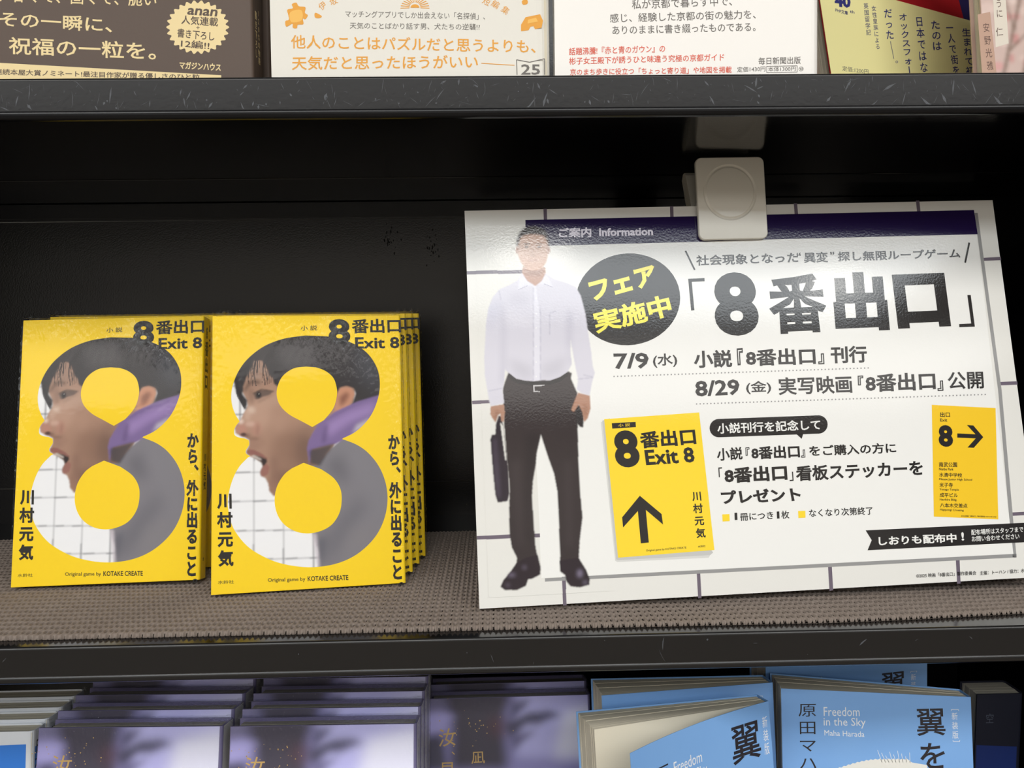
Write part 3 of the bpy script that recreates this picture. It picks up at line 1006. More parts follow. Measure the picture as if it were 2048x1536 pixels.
P.poly(k8((314, 290), (436, 296), (378, 234), (421, 237), (487, 315), (424, 386), (382, 384), (437, 323), (314, 318)), pblk, 7)
# black ribbon along the bottom
P.poly(k7((1046, 887), (2048, 839), (2118, 836), (2128, 958), (2048, 962), (1058, 1013), (1084, 949)), pblk, 5)
T(k7, 'しおりも配布中', (1130, 984), (1622, 962), (1126, 926), 0.03, wpan)
T(k7, '!', (1652, 952), (1669, 951), (1648, 899), 0.03, wpan)
T(k7, '配布場所はスタッフまで', (1714, 918), (2042, 898), (1712, 882), 0.015, wpan)
T(k7, 'お問い合わせください', (1717, 959), (2018, 941), (1715, 924), 0.015, wpan)
T(k7, '©2025 映画「8番出口」製作委員会', (1366, 1188), (1745, 1168), (1365, 1162), 0.008, pblk, 6)
T(k7, '主催：トーハン / 協力：水鈴社', (1768, 1170), (2098, 1151), (1767, 1144), 0.008, pblk, 6)

# the printed man: an ordinary office worker in a white shirt, standing with a bag
x0, z0 = PS_.px(1008, 1192)
ph = Photo(PS_, PS_.px(962, 800)[0], PS_.px(1040, 1192)[1], PS_.px(1196, 800)[0], PS_.px(1060, 448)[1], 0.30, (228, 227, 222))
bgx = ph
ph.paint([k4((478, 220)), k5((1688, 145)), k7((1980, 1036)), k6((545, 1256))], (238, 238, 235))
for q in (k4((610, 138), (635, 138), (638, 240), (613, 240)), k4((20, 594), (480, 584), (480, 611), (20, 618)), k6((60, 72), (200, 66), (200, 90), (60, 95)), k6((100, 976), (534, 957), (534, 982), (100, 1000)), k6((680, 1248), (704, 1246), (712, 1438), (688, 1440))):
    ph.paint(q, (108, 98, 112))
ph.paint([k6((568, 1256)), k6((1870, 1190)), k6((1870, 1213)), k6((568, 1279))], (150, 150, 150))
ph.paint([k4((478, 220)), k5((1686, 145)), k5((1713, 320)), k5((172, 358)), k4((1732, 380)), k4((484, 412))], (32, 18, 66))
ph.paint(k4((478, 412), (478, 220), (470, 220), (475, 412)), (228, 227, 222))
ph.paint(e, (40, 38, 38))
# bag and trousers, shoes
ph.paint(k6((240, 225), (258, 172), (280, 176), (290, 260), (318, 470), (330, 690), (318, 742), (252, 752), (236, 700), (222, 560), (208, 400), (203, 330), (212, 300), (236, 296)), (46, 38, 48), 0.3)
ph.paint(k6((225, 330), (240, 320), (262, 600), (268, 720), (250, 720), (235, 600)), (88, 78, 96), 1.2, .6)
ph.paint(k6((268, 215), (288, 240), (312, 470), (302, 468)), (228, 227, 222), 0.3)
trou = [*km((298, 1200), (250, 1330)), *k6((286, 20), (292, 200), (315, 480), (332, 640), (328, 800), (330, 950), (345, 1050), (380, 1120), (376, 1172), (520, 1130), (502, 1030), (490, 850), (480, 720), (486, 610), (505, 500), (512, 420), (540, 298), (585, 440), (628, 560), (650, 680), (658, 800), (662, 950), (668, 1080), (668, 1165), (792, 1150), (800, 1000), (818, 850), (802, 680), (792, 500), (786, 250), (792, 100), (784, 20)), *km((812, 1340), (775, 1255), (782, 1215), (745, 1195))]
ph.paint(trou, (52, 44, 46), 0.3)
tm = ph.blur(ph.mask(trou), 0.4)
ph.paint(k6((340, 480), (400, 460), (420, 1050), (390, 1050)), (64, 56, 58), 2.5, .7, tm)
ph.paint(k6((700, 480), (740, 470), (750, 1050), (710, 1050)), (64, 56, 58), 2.5, .7, tm)
ph.paint(k6((440, 300), (540, 280), (520, 420), (460, 900), (480, 1000), (450, 1000)), (38, 32, 36), 2.5, .6, tm)
for q in (((376, 1155), (440, 1120), (518, 1100), (538, 1180), (536, 1232), (482, 1260), (456, 1262), (440, 1308), (380, 1336), (300, 1336), (270, 1314), (290, 1268), (340, 1208)), ((664, 1140), (720, 1130), (792, 1120), (842, 1200), (866, 1262), (864, 1300), (800, 1318), (740, 1312), (712, 1282), (700, 1235), (668, 1212))):
    ph.paint(k6(*q), (42, 32, 40), 0.3)
for c_, rx, ry in (((345, 1235), 26, 8), ((320, 1303), 12, 5), ((430, 1185), 9, 9), ((800, 1225), 18, 26), ((835, 1285), 12, 10)):
    ph.blob(k6(c_), rx / 3.339, ry / 3.339, (140, 130, 155), 1.2, .75)
# hands and a small wallet
ph.paint(k6((205, 108), (292, 95), (299, 150), (292, 214), (276, 208), (268, 158), (252, 168), (238, 218), (214, 185), (202, 160)), (176, 134, 112), 0.3)
ph.paint(k6((240, 130), (268, 150), (256, 165), (240, 210), (228, 190)), (140, 98, 80), 0.9, .6)
ph.paint(k6((768, 118), (800, 96), (830, 150), (822, 252), (800, 246), (780, 222)), (48, 44, 46), 0.3)
ph.paint(k6((788, 18), (868, 36), (873, 120), (852, 190), (828, 215), (818, 150), (792, 98), (760, 146), (742, 134), (768, 64)), (178, 134, 112), 0.3)
ph.paint(k6((825, 90), (850, 110), (845, 170), (830, 180)), (146, 104, 84), 0.9, .6)
# shirt
shirt = km((398, 448), (368, 500), (300, 540), (225, 572), (172, 635), (140, 720), (122, 840), (117, 960), (108, 1100), (112, 1220), (130, 1330), (145, 1420), (158, 1468), (262, 1446), (250, 1350), (262, 1290), (268, 1185), (300, 1215), (355, 1258), (420, 1272), (490, 1278), (540, 1270), (620, 1270), (690, 1245), (750, 1205), (782, 1145), (772, 1060), (772, 960), (790, 1060), (812, 1180), (830, 1262), (818, 1340), (850, 1366), (918, 1386), (936, 1290), (958, 1212), (942, 1160), (930, 1050), (906, 900), (886, 760), (850, 620), (812, 552), (740, 520), (640, 490), (584, 448), (500, 548))
ph.paint(shirt, (212, 210, 222), 0.3)
sm_ = ph.blur(ph.mask(shirt), 0.4)
for q, col, bl, al in ((((230, 640), (265, 760), (262, 1290), (240, 1290), (250, 900)), (176, 174, 192), 2.0, .8), (((750, 720), (780, 760), (768, 1050), (790, 1150), (775, 1150), (750, 1000)), (178, 176, 194), 2.0, .8), (((140, 700), (230, 640), (210, 760), (150, 900)), (196, 196, 214), 3, .7), (((280, 1100), (480, 1160), (480, 1270), (360, 1250)), (190, 188, 200), 3, .7), (((540, 1150), (760, 1080), (700, 1230), (560, 1260)), (192, 190, 202), 3, .7), (((300, 600), (470, 620), (440, 680), (290, 680)), (192, 190, 204), 3.5, .7), (((270, 760), (480, 800), (480, 860), (270, 820)), (222, 220, 230), 3, .7), (((486, 545), (506, 545), (540, 800), (542, 1275), (486, 1275)), (226, 225, 236), 0.4, .8)):
    ph.paint(km(*q), col, bl, al, sm_)
for a, c_ in (((487, 560), (487, 1275)), ((541, 700), (541, 1272)), ((612, 760), (612, 920)), ((660, 740), (612, 752)), ((222, 580), (238, 650)), ((145, 1352), (248, 1330)), ((822, 1262), (944, 1248)), ((870, 1228), (940, 1244))):
    ph.stroke(km(a), km(c_), 1.5, (180, 178, 196), 0.3, .9)
for y in (640, 760, 868, 1010, 1130, 1240):
    ph.blob(km((508, y)), 1.6, 1.6, (236, 236, 240), 0.0)
# neck, collar, head
ph.paint(km((404, 400), (578, 400), (580, 460), (545, 530), (500, 546), (440, 510), (400, 455)), (186, 146, 128), 0.3)
ph.paint(km((410, 420), (576, 420), (540, 470), (430, 460)), (150, 112, 96), 1.2, .7)
for q in (((398, 446), (376, 490), (370, 575), (420, 540), (496, 546), (440, 510)), ((582, 448), (608, 490), (638, 555), (570, 528), (502, 546), (550, 510))):
    ph.paint(km(*q), (222, 221, 234), 0.3)
ph.stroke(km((370, 575)), km((440, 545)), 1.0, (170, 168, 188), 0.0)
ph.stroke(km((638, 556)), km((570, 530)), 1.0, (170, 168, 188), 0.0)
ph.paint(smooth(km((480, 100), (565, 130), (598, 200), (600, 290), (582, 370), (540, 415), (490, 428), (436, 415), (390, 360), (366, 290), (368, 200), (400, 130)), 4), (206, 166, 146), 0.3)
ph.paint(smooth(km((480, 86), (570, 112), (606, 190), (602, 250), (590, 200), (560, 160), (470, 150), (400, 165), (376, 215), (366, 262), (358, 190), (400, 112)), 4), (52, 44, 44), 0.5)
for sx in (362, 603):
    ph.blob(km((sx, 270)), 3.2, 8, (190, 146, 128), 0.3)
for sx in (434, 530):
    ph.stroke(km((sx - 24, 222)), km((sx + 24, 222)), 2.2, (70, 56, 52), 0.4, .9)
    ph.blob(km((sx, 246)), 4.2, 1.9, (60, 46, 44), 0.3, .9)
ph.stroke(km((482, 250)), km((476, 305)), 2.0, (176, 134, 116), 0.7, .8)
ph.stroke(km((466, 312)), km((500, 312)), 1.8, (150, 108, 94), 0.5, .8)
ph.stroke(km((448, 350)), km((518, 350)), 2.2, (150, 92, 86), 0.5, .9)
# belt
ph.paint(km((300, 1216), (355, 1260), (420, 1274), (490, 1280), (620, 1272), (690, 1247), (750, 1207), (752, 1236), (690, 1280), (620, 1304), (490, 1312), (400, 1300), (350, 1288), (292, 1246)), (34, 30, 32), 0.0)
ph.paint(km((484, 1306), (572, 1304), (572, 1312), (494, 1316), (496, 1350), (535, 1354), (535, 1360), (486, 1358)), (196, 194, 196), 0.0)
ph.into(b, P.y(5), pphoto)
b.build('printed_sheet', sign)
PS_.pin(sign)

# ------------------------------------------------------------------ magnetic clip on top of the sign
clipm = mat('ivory_plastic', (232, 228, 216), 0.32, 0.5, coat=0.3)
clip = empty('sign_clip', 'ivory plastic clip with a round groove gripping the top of the sign', 'clip')
top_l = PS_.px(1396, 483)
base = PS_.o + PS_.ex * top_l[0] + PS_.ez * top_l[1] - PS_.ey * 3.2
CS = Surf(base, 0.045, 0.13, 0.018)


def rrect(x0, z0, x1, z1, r, n=6):
    out = []
    for cx, cz, a0 in ((x1 - r, z0 + r, -90), (x1 - r, z1 - r, 0), (x0 + r, z1 - r, 90), (x0 + r, z0 + r, 180)):
        out += [(cx + r * math.cos(math.radians(a0 + 90 * i / n)), cz + r * math.sin(math.radians(a0 + 90 * i / n))) for i in range(n + 1)]
    return out


tr_ = CS.px(1524, 313)
CWd, CHt = tr_[0] + 1.2, tr_[1]
pl = MB()
o1 = rrect(0, 0, CWd, CHt, 4.2)
o2 = rrect(0.5, 0.5, CWd - 0.5, CHt - 0.5, 3.8)
n = len(o1)
pl.add([(x, 0.6, z) for x, z in o1] + [(x, 2.6, z) for x, z in o1], [(i, (i + 1) % n, n + (i + 1) % n, n + i) for i in range(n)], clipm, True)
pl.add([(x, 0.6, z) for x, z in o1] + [(x, 0.0, z) for x, z in o2], [(i, (i + 1) % n, n + (i + 1) % n, n + i) for i in range(n)], clipm, True)
pl.add([(x, 2.6, z) for x, z in o1], [tuple(range(n))], clipm)
cx_, cz_ = CS.px(*kc((922, 842)))
rr_ = [0, 16.2, 16.5, 17.2, 17.9, 18.4, 18.7]
yy_ = [0, 0.0, 0.12, 0.75, 0.75, 0.12, 0.0]
N = 72
rings = [[(cx_ + r * math.cos(2 * math.pi * i / N), y, cz_ + r * 1.04 * math.sin(2 * math.pi * i / N)) for i in range(N)] for r, y in zip(rr_[1:], yy_[1:])]
vs = [p for r_ in rings for p in r_]
fs = [(k * N + i, k * N + (i + 1) % N, (k + 1) * N + (i + 1) % N, (k + 1) * N + i) for k in range(5) for i in range(N)]
pl.add(vs, fs, clipm, True)
pl.add(rings[0], [tuple(range(N))], clipm)
fl = [[Vector((x, z, 0)) for x, z in o2], [Vector((p[0], p[2], 0)) for p in rings[-1]][::-1]]
tt = tessellate_polygon(fl)
pl.add([(v.x, 0.0, v.y) for l in fl for v in l], [tuple(t) for t in tt], clipm)
pl.build('front_plate', clip)
bk = MB()
bz0 = CHt * 0.42
prof = [(24.0, CHt - 4), (26.5, CHt - 1.5), (30, CHt - 1.5), (33, CHt - 5), (20, bz0 - 14), (12, bz0 - 14), (12.5, bz0 - 4)]
bk.prism(prof, 'x', 0.6, CWd - 0.8, clipm)
bk.build('back_plate', clip)
for x in (1.4, CWd - 4.2):
    ar = MB()
    ar.prism([(2.0, bz0 + 2), (6, bz0 + 4), (15, bz0 + 2), (18, bz0 - 6), (14, bz0 - 10), (4.5, bz0 - 8), (2.0, bz0 - 6)], 'x', x, x + 2.6, clipm)
    ar.build('hinge_arm', clip)
steel = mat('bright_steel', (150, 148, 146), 0.3, metal=1.0)
pn = MB()
pn.prism([(10.5 + 1.6 * math.cos(a * 0.5236), bz0 - 2.5 + 1.6 * math.sin(a * 0.5236)) for a in range(12)], 'x', 0.2, CWd - 0.4, steel, True)
pn.build('hinge_pin', clip)
CS.pin(clip)

# ------------------------------------------------------------------ upper shelf books
def stand_book(name, label, cat, surf, W, Ht, T, cover_m, band_m, band_h, pages=paper, group=None, r=1.8):
    """returns root, band mesh builder and its Print"""
    lean = math.asin(max(0.0, -surf.ey[2]))
    surf.o = surf.o + np.array([0, 0, T * math.sin(lean) + 0.5])
    root = empty(name, label, cat, group)
    c = MB()
    c.prism(cover_outline(W, T, r, 1.0), 'z', 0, Ht, cover_m)
    page_mb(W, Ht, T, 2.0, 2.0, 1.1, pages).build('page_block', root)
    bd = None
    if band_m:
        bd = MB()
        o_ = [(x, y) for x, y in cover_outline(W + 0.3, T + 0.5, r + 0.2, 0.2)]
        bd.prism([(x, y - 0.25) for x, y in o_], 'z', 0.2, band_h, band_m)
    surf.pin(root)
    return root, c, bd


Tm = dict(rough=0.5)
# brown banded book, three copies, one blue copy beyond
brn = mat('brown_band_paper', (86, 70, 60), 0.6, bump=(500, 0.15, 0.0003))
crm = mat('cream_ink', (236, 214, 160), 0.6)
bluec = mat('pale_blue_jacket', (150, 196, 214), 0.5)
L0 = ray(-80, 150, Y=12.0)
UB = Surf((L0[0], 12.0, H - 5.8), -0.02, 0.06)
WB = UB.px(506, 150)[0]
rootB, cB, bB = stand_book('banded_book', 'brown-banded pale blue book with a cream scalloped badge, at left of the upper shelf', 'book', UB, WB, 194, 17, bluec, brn, 74, group='brown-banded books')
P = Print(UB, bB, -0.3)
for s_, bl, br, tl, bo, m in (('、甘くて、固くて、脆い', (-10, 8), (626, 28), (-8, -48), .01, crm), ('その一瞬に、', (0, 106), (450, 132), (0, 46), .015, crm), ('祝福の一粒を。', (38, 218), (626, 242), (36, 148), .015, crm), ('マガジンハウス', (718, 276), (884, 286), (720, 246), .03, crm)):
    P.text(s_, k1(bl), k1(br), k1(tl), m, 1, bo)
badge = [(792 + (119 + 7 * math.cos(26 * t * math.pi * 2 / 208)) * math.cos(t * math.pi * 2 / 208), 110 + (102 + 6 * math.cos(26 * t * math.pi * 2 / 208)) * math.sin(t * math.pi * 2 / 208)) for t in range(208)]
P.poly(k1(*badge), crm, 1)
for s_, bl, br, tl, bo in (('anan', (748, 60), (868, 68), (754, 32), .025), ('人気連載', (726, 98), (873, 108), (727, 62), .015), ('+', (786, 118), (800, 118), (786, 106), 0), ('書き下ろし', (710, 150), (858, 166), (712, 114), .015), ('12編!!', (724, 190), (838, 200), (726, 158), .015)):
    P.text(s_, k1(bl), k1(br), k1(tl), brn, 2, bo)
P.poly([UB.px(-75, 122), UB.px(443, 151), (UB.px(443, 151)[0], 0.4), (UB.px(-75, 122)[0], 0.4)], crm, 1, True)
P.text('連続本屋大賞ノミネート!最注目作家が贈る優しさのひと粒', k1((-20, 300)), k1((800, 322)), k1((-20, 276)), brn, 2, .015)
sp = MB()
PS2 = Print(UB, sp, 0)
PS2.vtext('120%の物語', (8.2, 18), (11.2, 18), (8.2, 48), crm, 0, .01, True)
PS2.vtext('書き下ろし', (4.0, 20), (6.8, 20), (4.0, 46), crm, 0, .01, True)
bB.add([(WB + 0.4, x, z) for x, y, z in sp.v], sp.f, crm)
cB.build('cover', rootB)
bB.build('paper_band', rootB)
c = copy_tree(rootB)
c['label'] = 'second brown-banded book, only its spine showing behind the badged copy'
Surf((L0[0] + 3.5, 33.0, H - 4.4), -0.02, 0.05).pin(c)
# blue book with brown band seen through the gap
BS = Surf((ray(520, 100, Y=64)[0] - 2, 64, H - 5.8), 0.0, 0.04)
rootG, cG, bG = stand_book('banded_book', 'pale blue book with low brown band, seen in the gap right of the brown-banded books', 'book', BS, 60, 194, 16, bluec, brn, BS.px(530, 77)[1], group=None)
P = Print(BS, bG, -0.3)
P.text('載', k1((1050, 288)), k1((1074, 288)), k1((1050, 264)), crm, 1, .01)
P.text('と', k1((1050, 258)), k1((1072, 258)), k1((1050, 236)), crm, 1, .01)
PG = Print(BS, cG, -0.05)
PG.text('子', k1((1044, 56)), k1((1084, 56)), k1((1044, 14)), mat('dark_teal_ink', (50, 80, 92), 0.5), 1, .0)
cG.build('cover', rootG)
bG.build('paper_band', rootG)

# white book with orange lettering
L1 = ray(543, 150, Y=5.0)
UW = Surf((L1[0], 5.0, H - 5.8), 0.0, 0.05)
WW = UW.px(1100, 150)[0]
whi = mat('white_uncoated_paper', (232, 229, 220), 0.75, bump=(600, 0.12, 0.0003))
ora = mat('orange_ink', (232, 164, 66), 0.7)
gryi = mat('grey_ink', (112, 108, 104), 0.7)
rootW, cW, bW = stand_book('illustrated_book', 'white book with orange lettering and small orange puzzle drawings, upper shelf', 'book', UW, WW, 194, 18, whi, whi, 82, r=7)
P = Print(UW, bW, -0.3)
PT = lambda s_, kk, bl, br, tl, m, bo=0.0, kr_=None, ly=1: P.text(s_, kk(bl), (kr_ or kk)(br), kk(tl), m, ly, bo)
PT('マッチングアプリでしか出会えない「名探偵」、', k1, (1382, 70), (1940, 80), (1382, 43), gryi)
PT('天気のことばかり話す男、犬たちの逆襲!?', k1, (1400, 116), (1920, 122), (1400, 90), gryi)
PT('他人のことはパズルだと思うよりも、', k1, (1165, 195), (95, 214), (1164, 140), ora, .012, k2)
PT('天気だと思ったほうがいい', k1, (1168, 282), (1912, 276), (1168, 226), ora, .012)
P.line(k1((1925, 254)), k2((10, 262)), 1.4, ora, 1)
for ch, c_, a in (('伊', (1290, 24), -38), ('坂', (1334, 6), -28), ('短', (1946, 6), 26), ('編', (1982, 18), 32), ('集', (2022, 42), 38)):
    q = [(c_[0] + 15 * (math.cos(math.radians(a)) * u - math.sin(math.radians(a)) * v), c_[1] + 15 * (math.sin(math.radians(a)) * u + math.cos(math.radians(a)) * v)) for u, v in ((-1, 1), (1, 1), (-1, -1))]
    P.text(ch, *k1(*q), ora, 1, .0)
for i in range(15):
    a = math.pi * (1 + i / 14)
    P.line(k1((1660 + 22 * math.cos(a), 32 + 22 * math.sin(a))), k1((1660 + 58 * math.cos(a), 34 + 46 * math.sin(a))), 1.6, ora, 1)
P.poly(k1(*[(1660 + 18 * math.cos(math.pi * (1 + i / 12)), 32 + 14 * math.sin(math.pi * (1 + i / 12))) for i in range(13)]), ora, 1)
yor = mat('pale_orange_ink', (244, 190, 96), 0.7)
puz = smooth(k1((1150, 40), (1172, 34), (1168, 18), (1186, 12), (1196, 26), (1222, 30), (1220, 52), (1232, 62), (1222, 78), (1212, 76), (1214, 98), (1192, 100), (1188, 114), (1172, 112), (1170, 96), (1146, 108), (1142, 86), (1156, 80), (1154, 62)), 4)
P.poly(puz, ora, 1)
P.poly(smooth(k1((1162, 50), (1206, 42), (1208, 82), (1166, 90)), 4), yor, 2)
P.poly(smooth(k1((1262, 52), (1288, 66), (1276, 74), (1260, 70)), 4), ora, 1)
P.poly(smooth(k2((40, 4), (60, 0), (62, 16), (44, 20)), 3), ora, 1)
P.poly(k2((54, 70), (112, 58), (124, 84), (118, 112), (92, 118), (86, 106), (74, 108), (66, 122), (36, 126), (36, 100)), ora, 1)
P.poly(k2((64, 80), (96, 72), (104, 88), (62, 96)), yor, 2)
for a_, b_ in (((20, 300), (18, 240)), ((18, 240), (70, 250)), ((70, 250), (130, 236)), ((130, 236), (130, 300))):
    P.line(k2(a_), k2(b_), 1.6, gryi, 1)
PT('25', k2, (36, 300), (112, 300), (36, 258), gryi, .02)
cW.build('cover', rootW)
bW.build('paper_band', rootW)

# white book with red small print
L2 = ray(1110, 148, Y=10.0)
UK = Surf((L2[0], 10.0, H - 5.8), -0.025, 0.045)
WK = UK.px(1639, 146)[0]
wk = mat('white_band_paper', (244, 241, 236), 0.5)
red = mat('red_ink', (222, 88, 60), 0.5)
rootK, cK, bK = stand_book('travel_book', 'white book with grey sentences over red small print, middle of the upper shelf', 'book', UK, WK, 194, 16, wk, wk, 84, r=5)
P = Print(UK, bK, -0.3)
for s_, bl, br, tl, m, bo in (('私が京都で暮らす中で、', (480, 38), (880, 24), (478, 0), gryi, .005), ('感じ、経験した京都の街の魅力を、', (392, 92), (975, 76), (390, 56), gryi, .005), ('ありのままに書き綴ったものである。', (402, 140), (974, 126), (400, 104), gryi, .005),
                              ('話題沸騰!『赤と青のガウン』の', (228, 222), (612, 210), (228, 192), red, .012), ('彬子女王殿下が誘うひと味違う究極の京都ガイド', (228, 260), (848, 244), (228, 231), red, .012), ('京のまち歩きに役立つ「ちょっと寄り道」や地図を掲載', (232, 303), (878, 293), (232, 276), red, .012),
                              ('毎日新聞出版', (985, 260), (1154, 256), (985, 231), gryi, .01), ('定価1430円', (900, 290), (1013, 286), (900, 269), gryi, .005), ('本体1300円', (1024, 287), (1134, 285), (1024, 268), gryi, .005), ('⑩', (1146, 286), (1165, 285), (1146, 268), gryi, .005)):
    P.text(s_, k2(bl), k2(br), k2(tl), m, 1, bo)
for a_, b_ in (((1018, 266), (1140, 264)), ((1140, 264), (1140, 289)), ((1140, 289), (1018, 291)), ((1018, 291), (1018, 266))):
    P.line(k2(a_), k2(b_), 1.0, gryi, 1)
cK.build('cover', rootK)
bK.build('paper_band', rootK)

# book with pale yellow band, cover in red, white and navy
UY = Surf((0, 7.0, H - 5.8), 0.43, 0.20)
q0, q1 = UY.px(1660, 146), UY.px(1968, 146)
UY.o = UY.o + UY.ex * q0[0]
q1 = UY.px(1966, 146)
WY = q1[0]
UY.o = UY.o + UY.ez * 0
yb = mat('pale_yellow_band_paper', (252, 244, 174), 0.45)
nav = mat('navy_ink', (42, 46, 122), 0.45)
jred = mat('red_jacket', (178, 28, 36), 0.45)
rootY, cY, bY = stand_book('memoir_book', 'book with pale yellow band of navy vertical lettering, red cover, right of upper shelf', 'book', UY, WY, 188, 15, jred, None, 0)
bh = UY.px(1880, 25)[1]
bY = MB()
bY.prism([(x, y - 0.25) for x, y in cover_outline(WY + 0.3, 15.5, 2, 0.2)], 'z', 0.2, bh, yb)
P = Print(UY, bY, -0.3)
for s_, bl, br, tl, bo in (('生まれて初', (1815, 302), (1849, 300), (1797, 114), .01), ('一人で街を', (1763, 300), (1792, 298), (1734, 110), .01), ('たのは', (1684, 202), (1718, 200), (1674, 84), .01), ('日本ではな', (1632, 290), (1664, 288), (1610, 70), .01), ('オックスフォー', (1574, 294), (1604, 292), (1546, 56), .01), ('だった', (1496, 158), (1527, 156), (1486, 38), .01), ('女性皇族による', (1453, 198), (1471, 197), (1436, 24), .0), ('英国留学記', (1416, 142), (1435, 141), (1404, 14), .0)):
    P.vtext(s_, k2(bl), k2(br), k2(tl), nav, 1, bo)
P.line(k2((1512, 166)), k2((1526, 236)), 1.4, nav, 1)
P.text('。', k2((1533, 254)), k2((1543, 253)), k2((1532, 244)), nav, 1, 0)
P.text('40', k2((1290, 28)), k2((1354, 34)), k2((1288, -22)), nav, 1, .05)
P.text('PHP文庫', k2((1292, 48)), k2((1342, 62)), k2((1292, 32)), nav, 1, .01)
P.text('th', k2((1350, 52)), k2((1368, 56)), k2((1350, 40)), nav, 1, .0)
P.text('定価:1200円', k2((1320, 284)), k2((1424, 298)), k2((1320, 264)), gryi, 1, .0)
PC = Print(UY, cY, -0.05)
whj, navj = mat('white_jacket_print', (232, 230, 228), 0.45), mat('navy_jacket_print', (48, 40, 92), 0.45)
zt = 188
PC.poly([(2, bh - 4), (46, bh - 4), (46, zt - 4), (2, zt - 4)], whj, 1, True)
PC.poly([(66, bh + 9), (80, bh + 5), (92, bh + 30), (78, bh + 34)], navj, 1, True)
PC.poly([(WY - 15, bh - 4), (WY - 2, bh - 4), (WY - 2, zt - 4), (WY - 24, zt - 4)], navj, 1, True)
cY.build('cover', rootY)
bY.build('paper_band', rootY)

# picture book with pink blossom cover at far right
UPk = Surf((0, 98.0, H - 5.8), -0.02, 0.14)
q0 = UPk.px(1968, 146)
UPk.o = UPk.o + UPk.ex * q0[0]
WP = 110.0
pk = mat('blossom_jacket', rough=0.5, attr='Col')
rootP, cP, _ = stand_book('picture_book', 'book with pink blossom cover and tan title strip, far right of upper shelf', 'book', UPk, WP, 190, 12, mat('pink_jacket', (206, 176, 164), 0.5), None, 0)
ph = Photo(UPk, 0.6, 0.6, WP - 2, 188, 0.9, (214, 186, 176))
rs = random.Random(2)
x_, z_ = WP, 188
for _ in range(90):
    c_ = (rs.uniform(1960, 2240), rs.uniform(-120, 150))
    ph.blob(c_, rs.uniform(4, 16), rs.uniform(4, 14), rs.choice([(226, 150, 150), (232, 206, 196), (206, 120, 118), (182, 160, 140), (240, 220, 210)]), 1.0, .6)
for a_, b_, w_ in (((2005, 160), (2048, -40), 7), ((2020, 100), (2090, 30), 5), ((2030, 60), (2002, -20), 4), ((2048, 150), (2080, 0), 9)):
    ph.stroke(a_, b_, w_, (120, 92, 74), 1.0, .85)
ph.into(cP, -0.05, pk)
P = Print(UPk, cP, -0.1)
P.poly(k2((1862, 58), (1912, 48), (1938, 296), (1880, 300)), mat('tan_title_strip', (196, 158, 136), 0.5), 1)
P.poly(k2((1922, -30), (1972, -40), (1986, 174), (1934, 190)), mat('ivory_title_strip', (232, 222, 206), 0.5), 1)
brk = mat('brown_ink', (92, 60, 48), 0.5)
P.vtext('安野光雅', k2((1900, 282)), k2((1926, 280)), k2((1882, 94)), brk, 2, .0, pitch=1.3)
P.vtext('うに', k2((1940, 70)), k2((1962, 69)), k2((1934, 0)), brk, 2, .0)
P.text('仁', k2((1936, 146)), k2((1964, 143)), k2((1934, 112)), brk, 2, .0)
cP.build('cover', rootP)

# ------------------------------------------------------------------ lower shelf books
def by_top_edge(tl, tr, W, lean):
    """front cover whose level top edge of width W runs between two measured points"""
    lo, hi = -30.0, -260.0
    for _ in range(60):
        m_ = (lo + hi) / 2
        a, b_ = ray(*tl, Z=m_), ray(*tr, Z=m_)
        if np.linalg.norm(a - b_) < W:
            lo = m_
        else:
            hi = m_
    yaw = math.atan2(b_[1] - a[1], b_[0] - a[0])
    Ht = (m_ - (ZL + 0.3)) / math.cos(lean)
    s = Surf(a, yaw, lean)
    s.o = a - s.ez * Ht
    return s, Ht, m_


def palm_cover(surf, W, Ht, seed):
    z1 = Ht
    ph = Photo(surf, 0.6, Ht - 95, W - 3.0, Ht - 0.5, 0.7, (150, 144, 190))
    return ph


gold = mat('gold_ink', (206, 170, 104), 0.35)
prp = mat('violet_jacket', (118, 112, 150), 0.32)
wsp = mat('pale_spine', (232, 232, 236), 0.35)


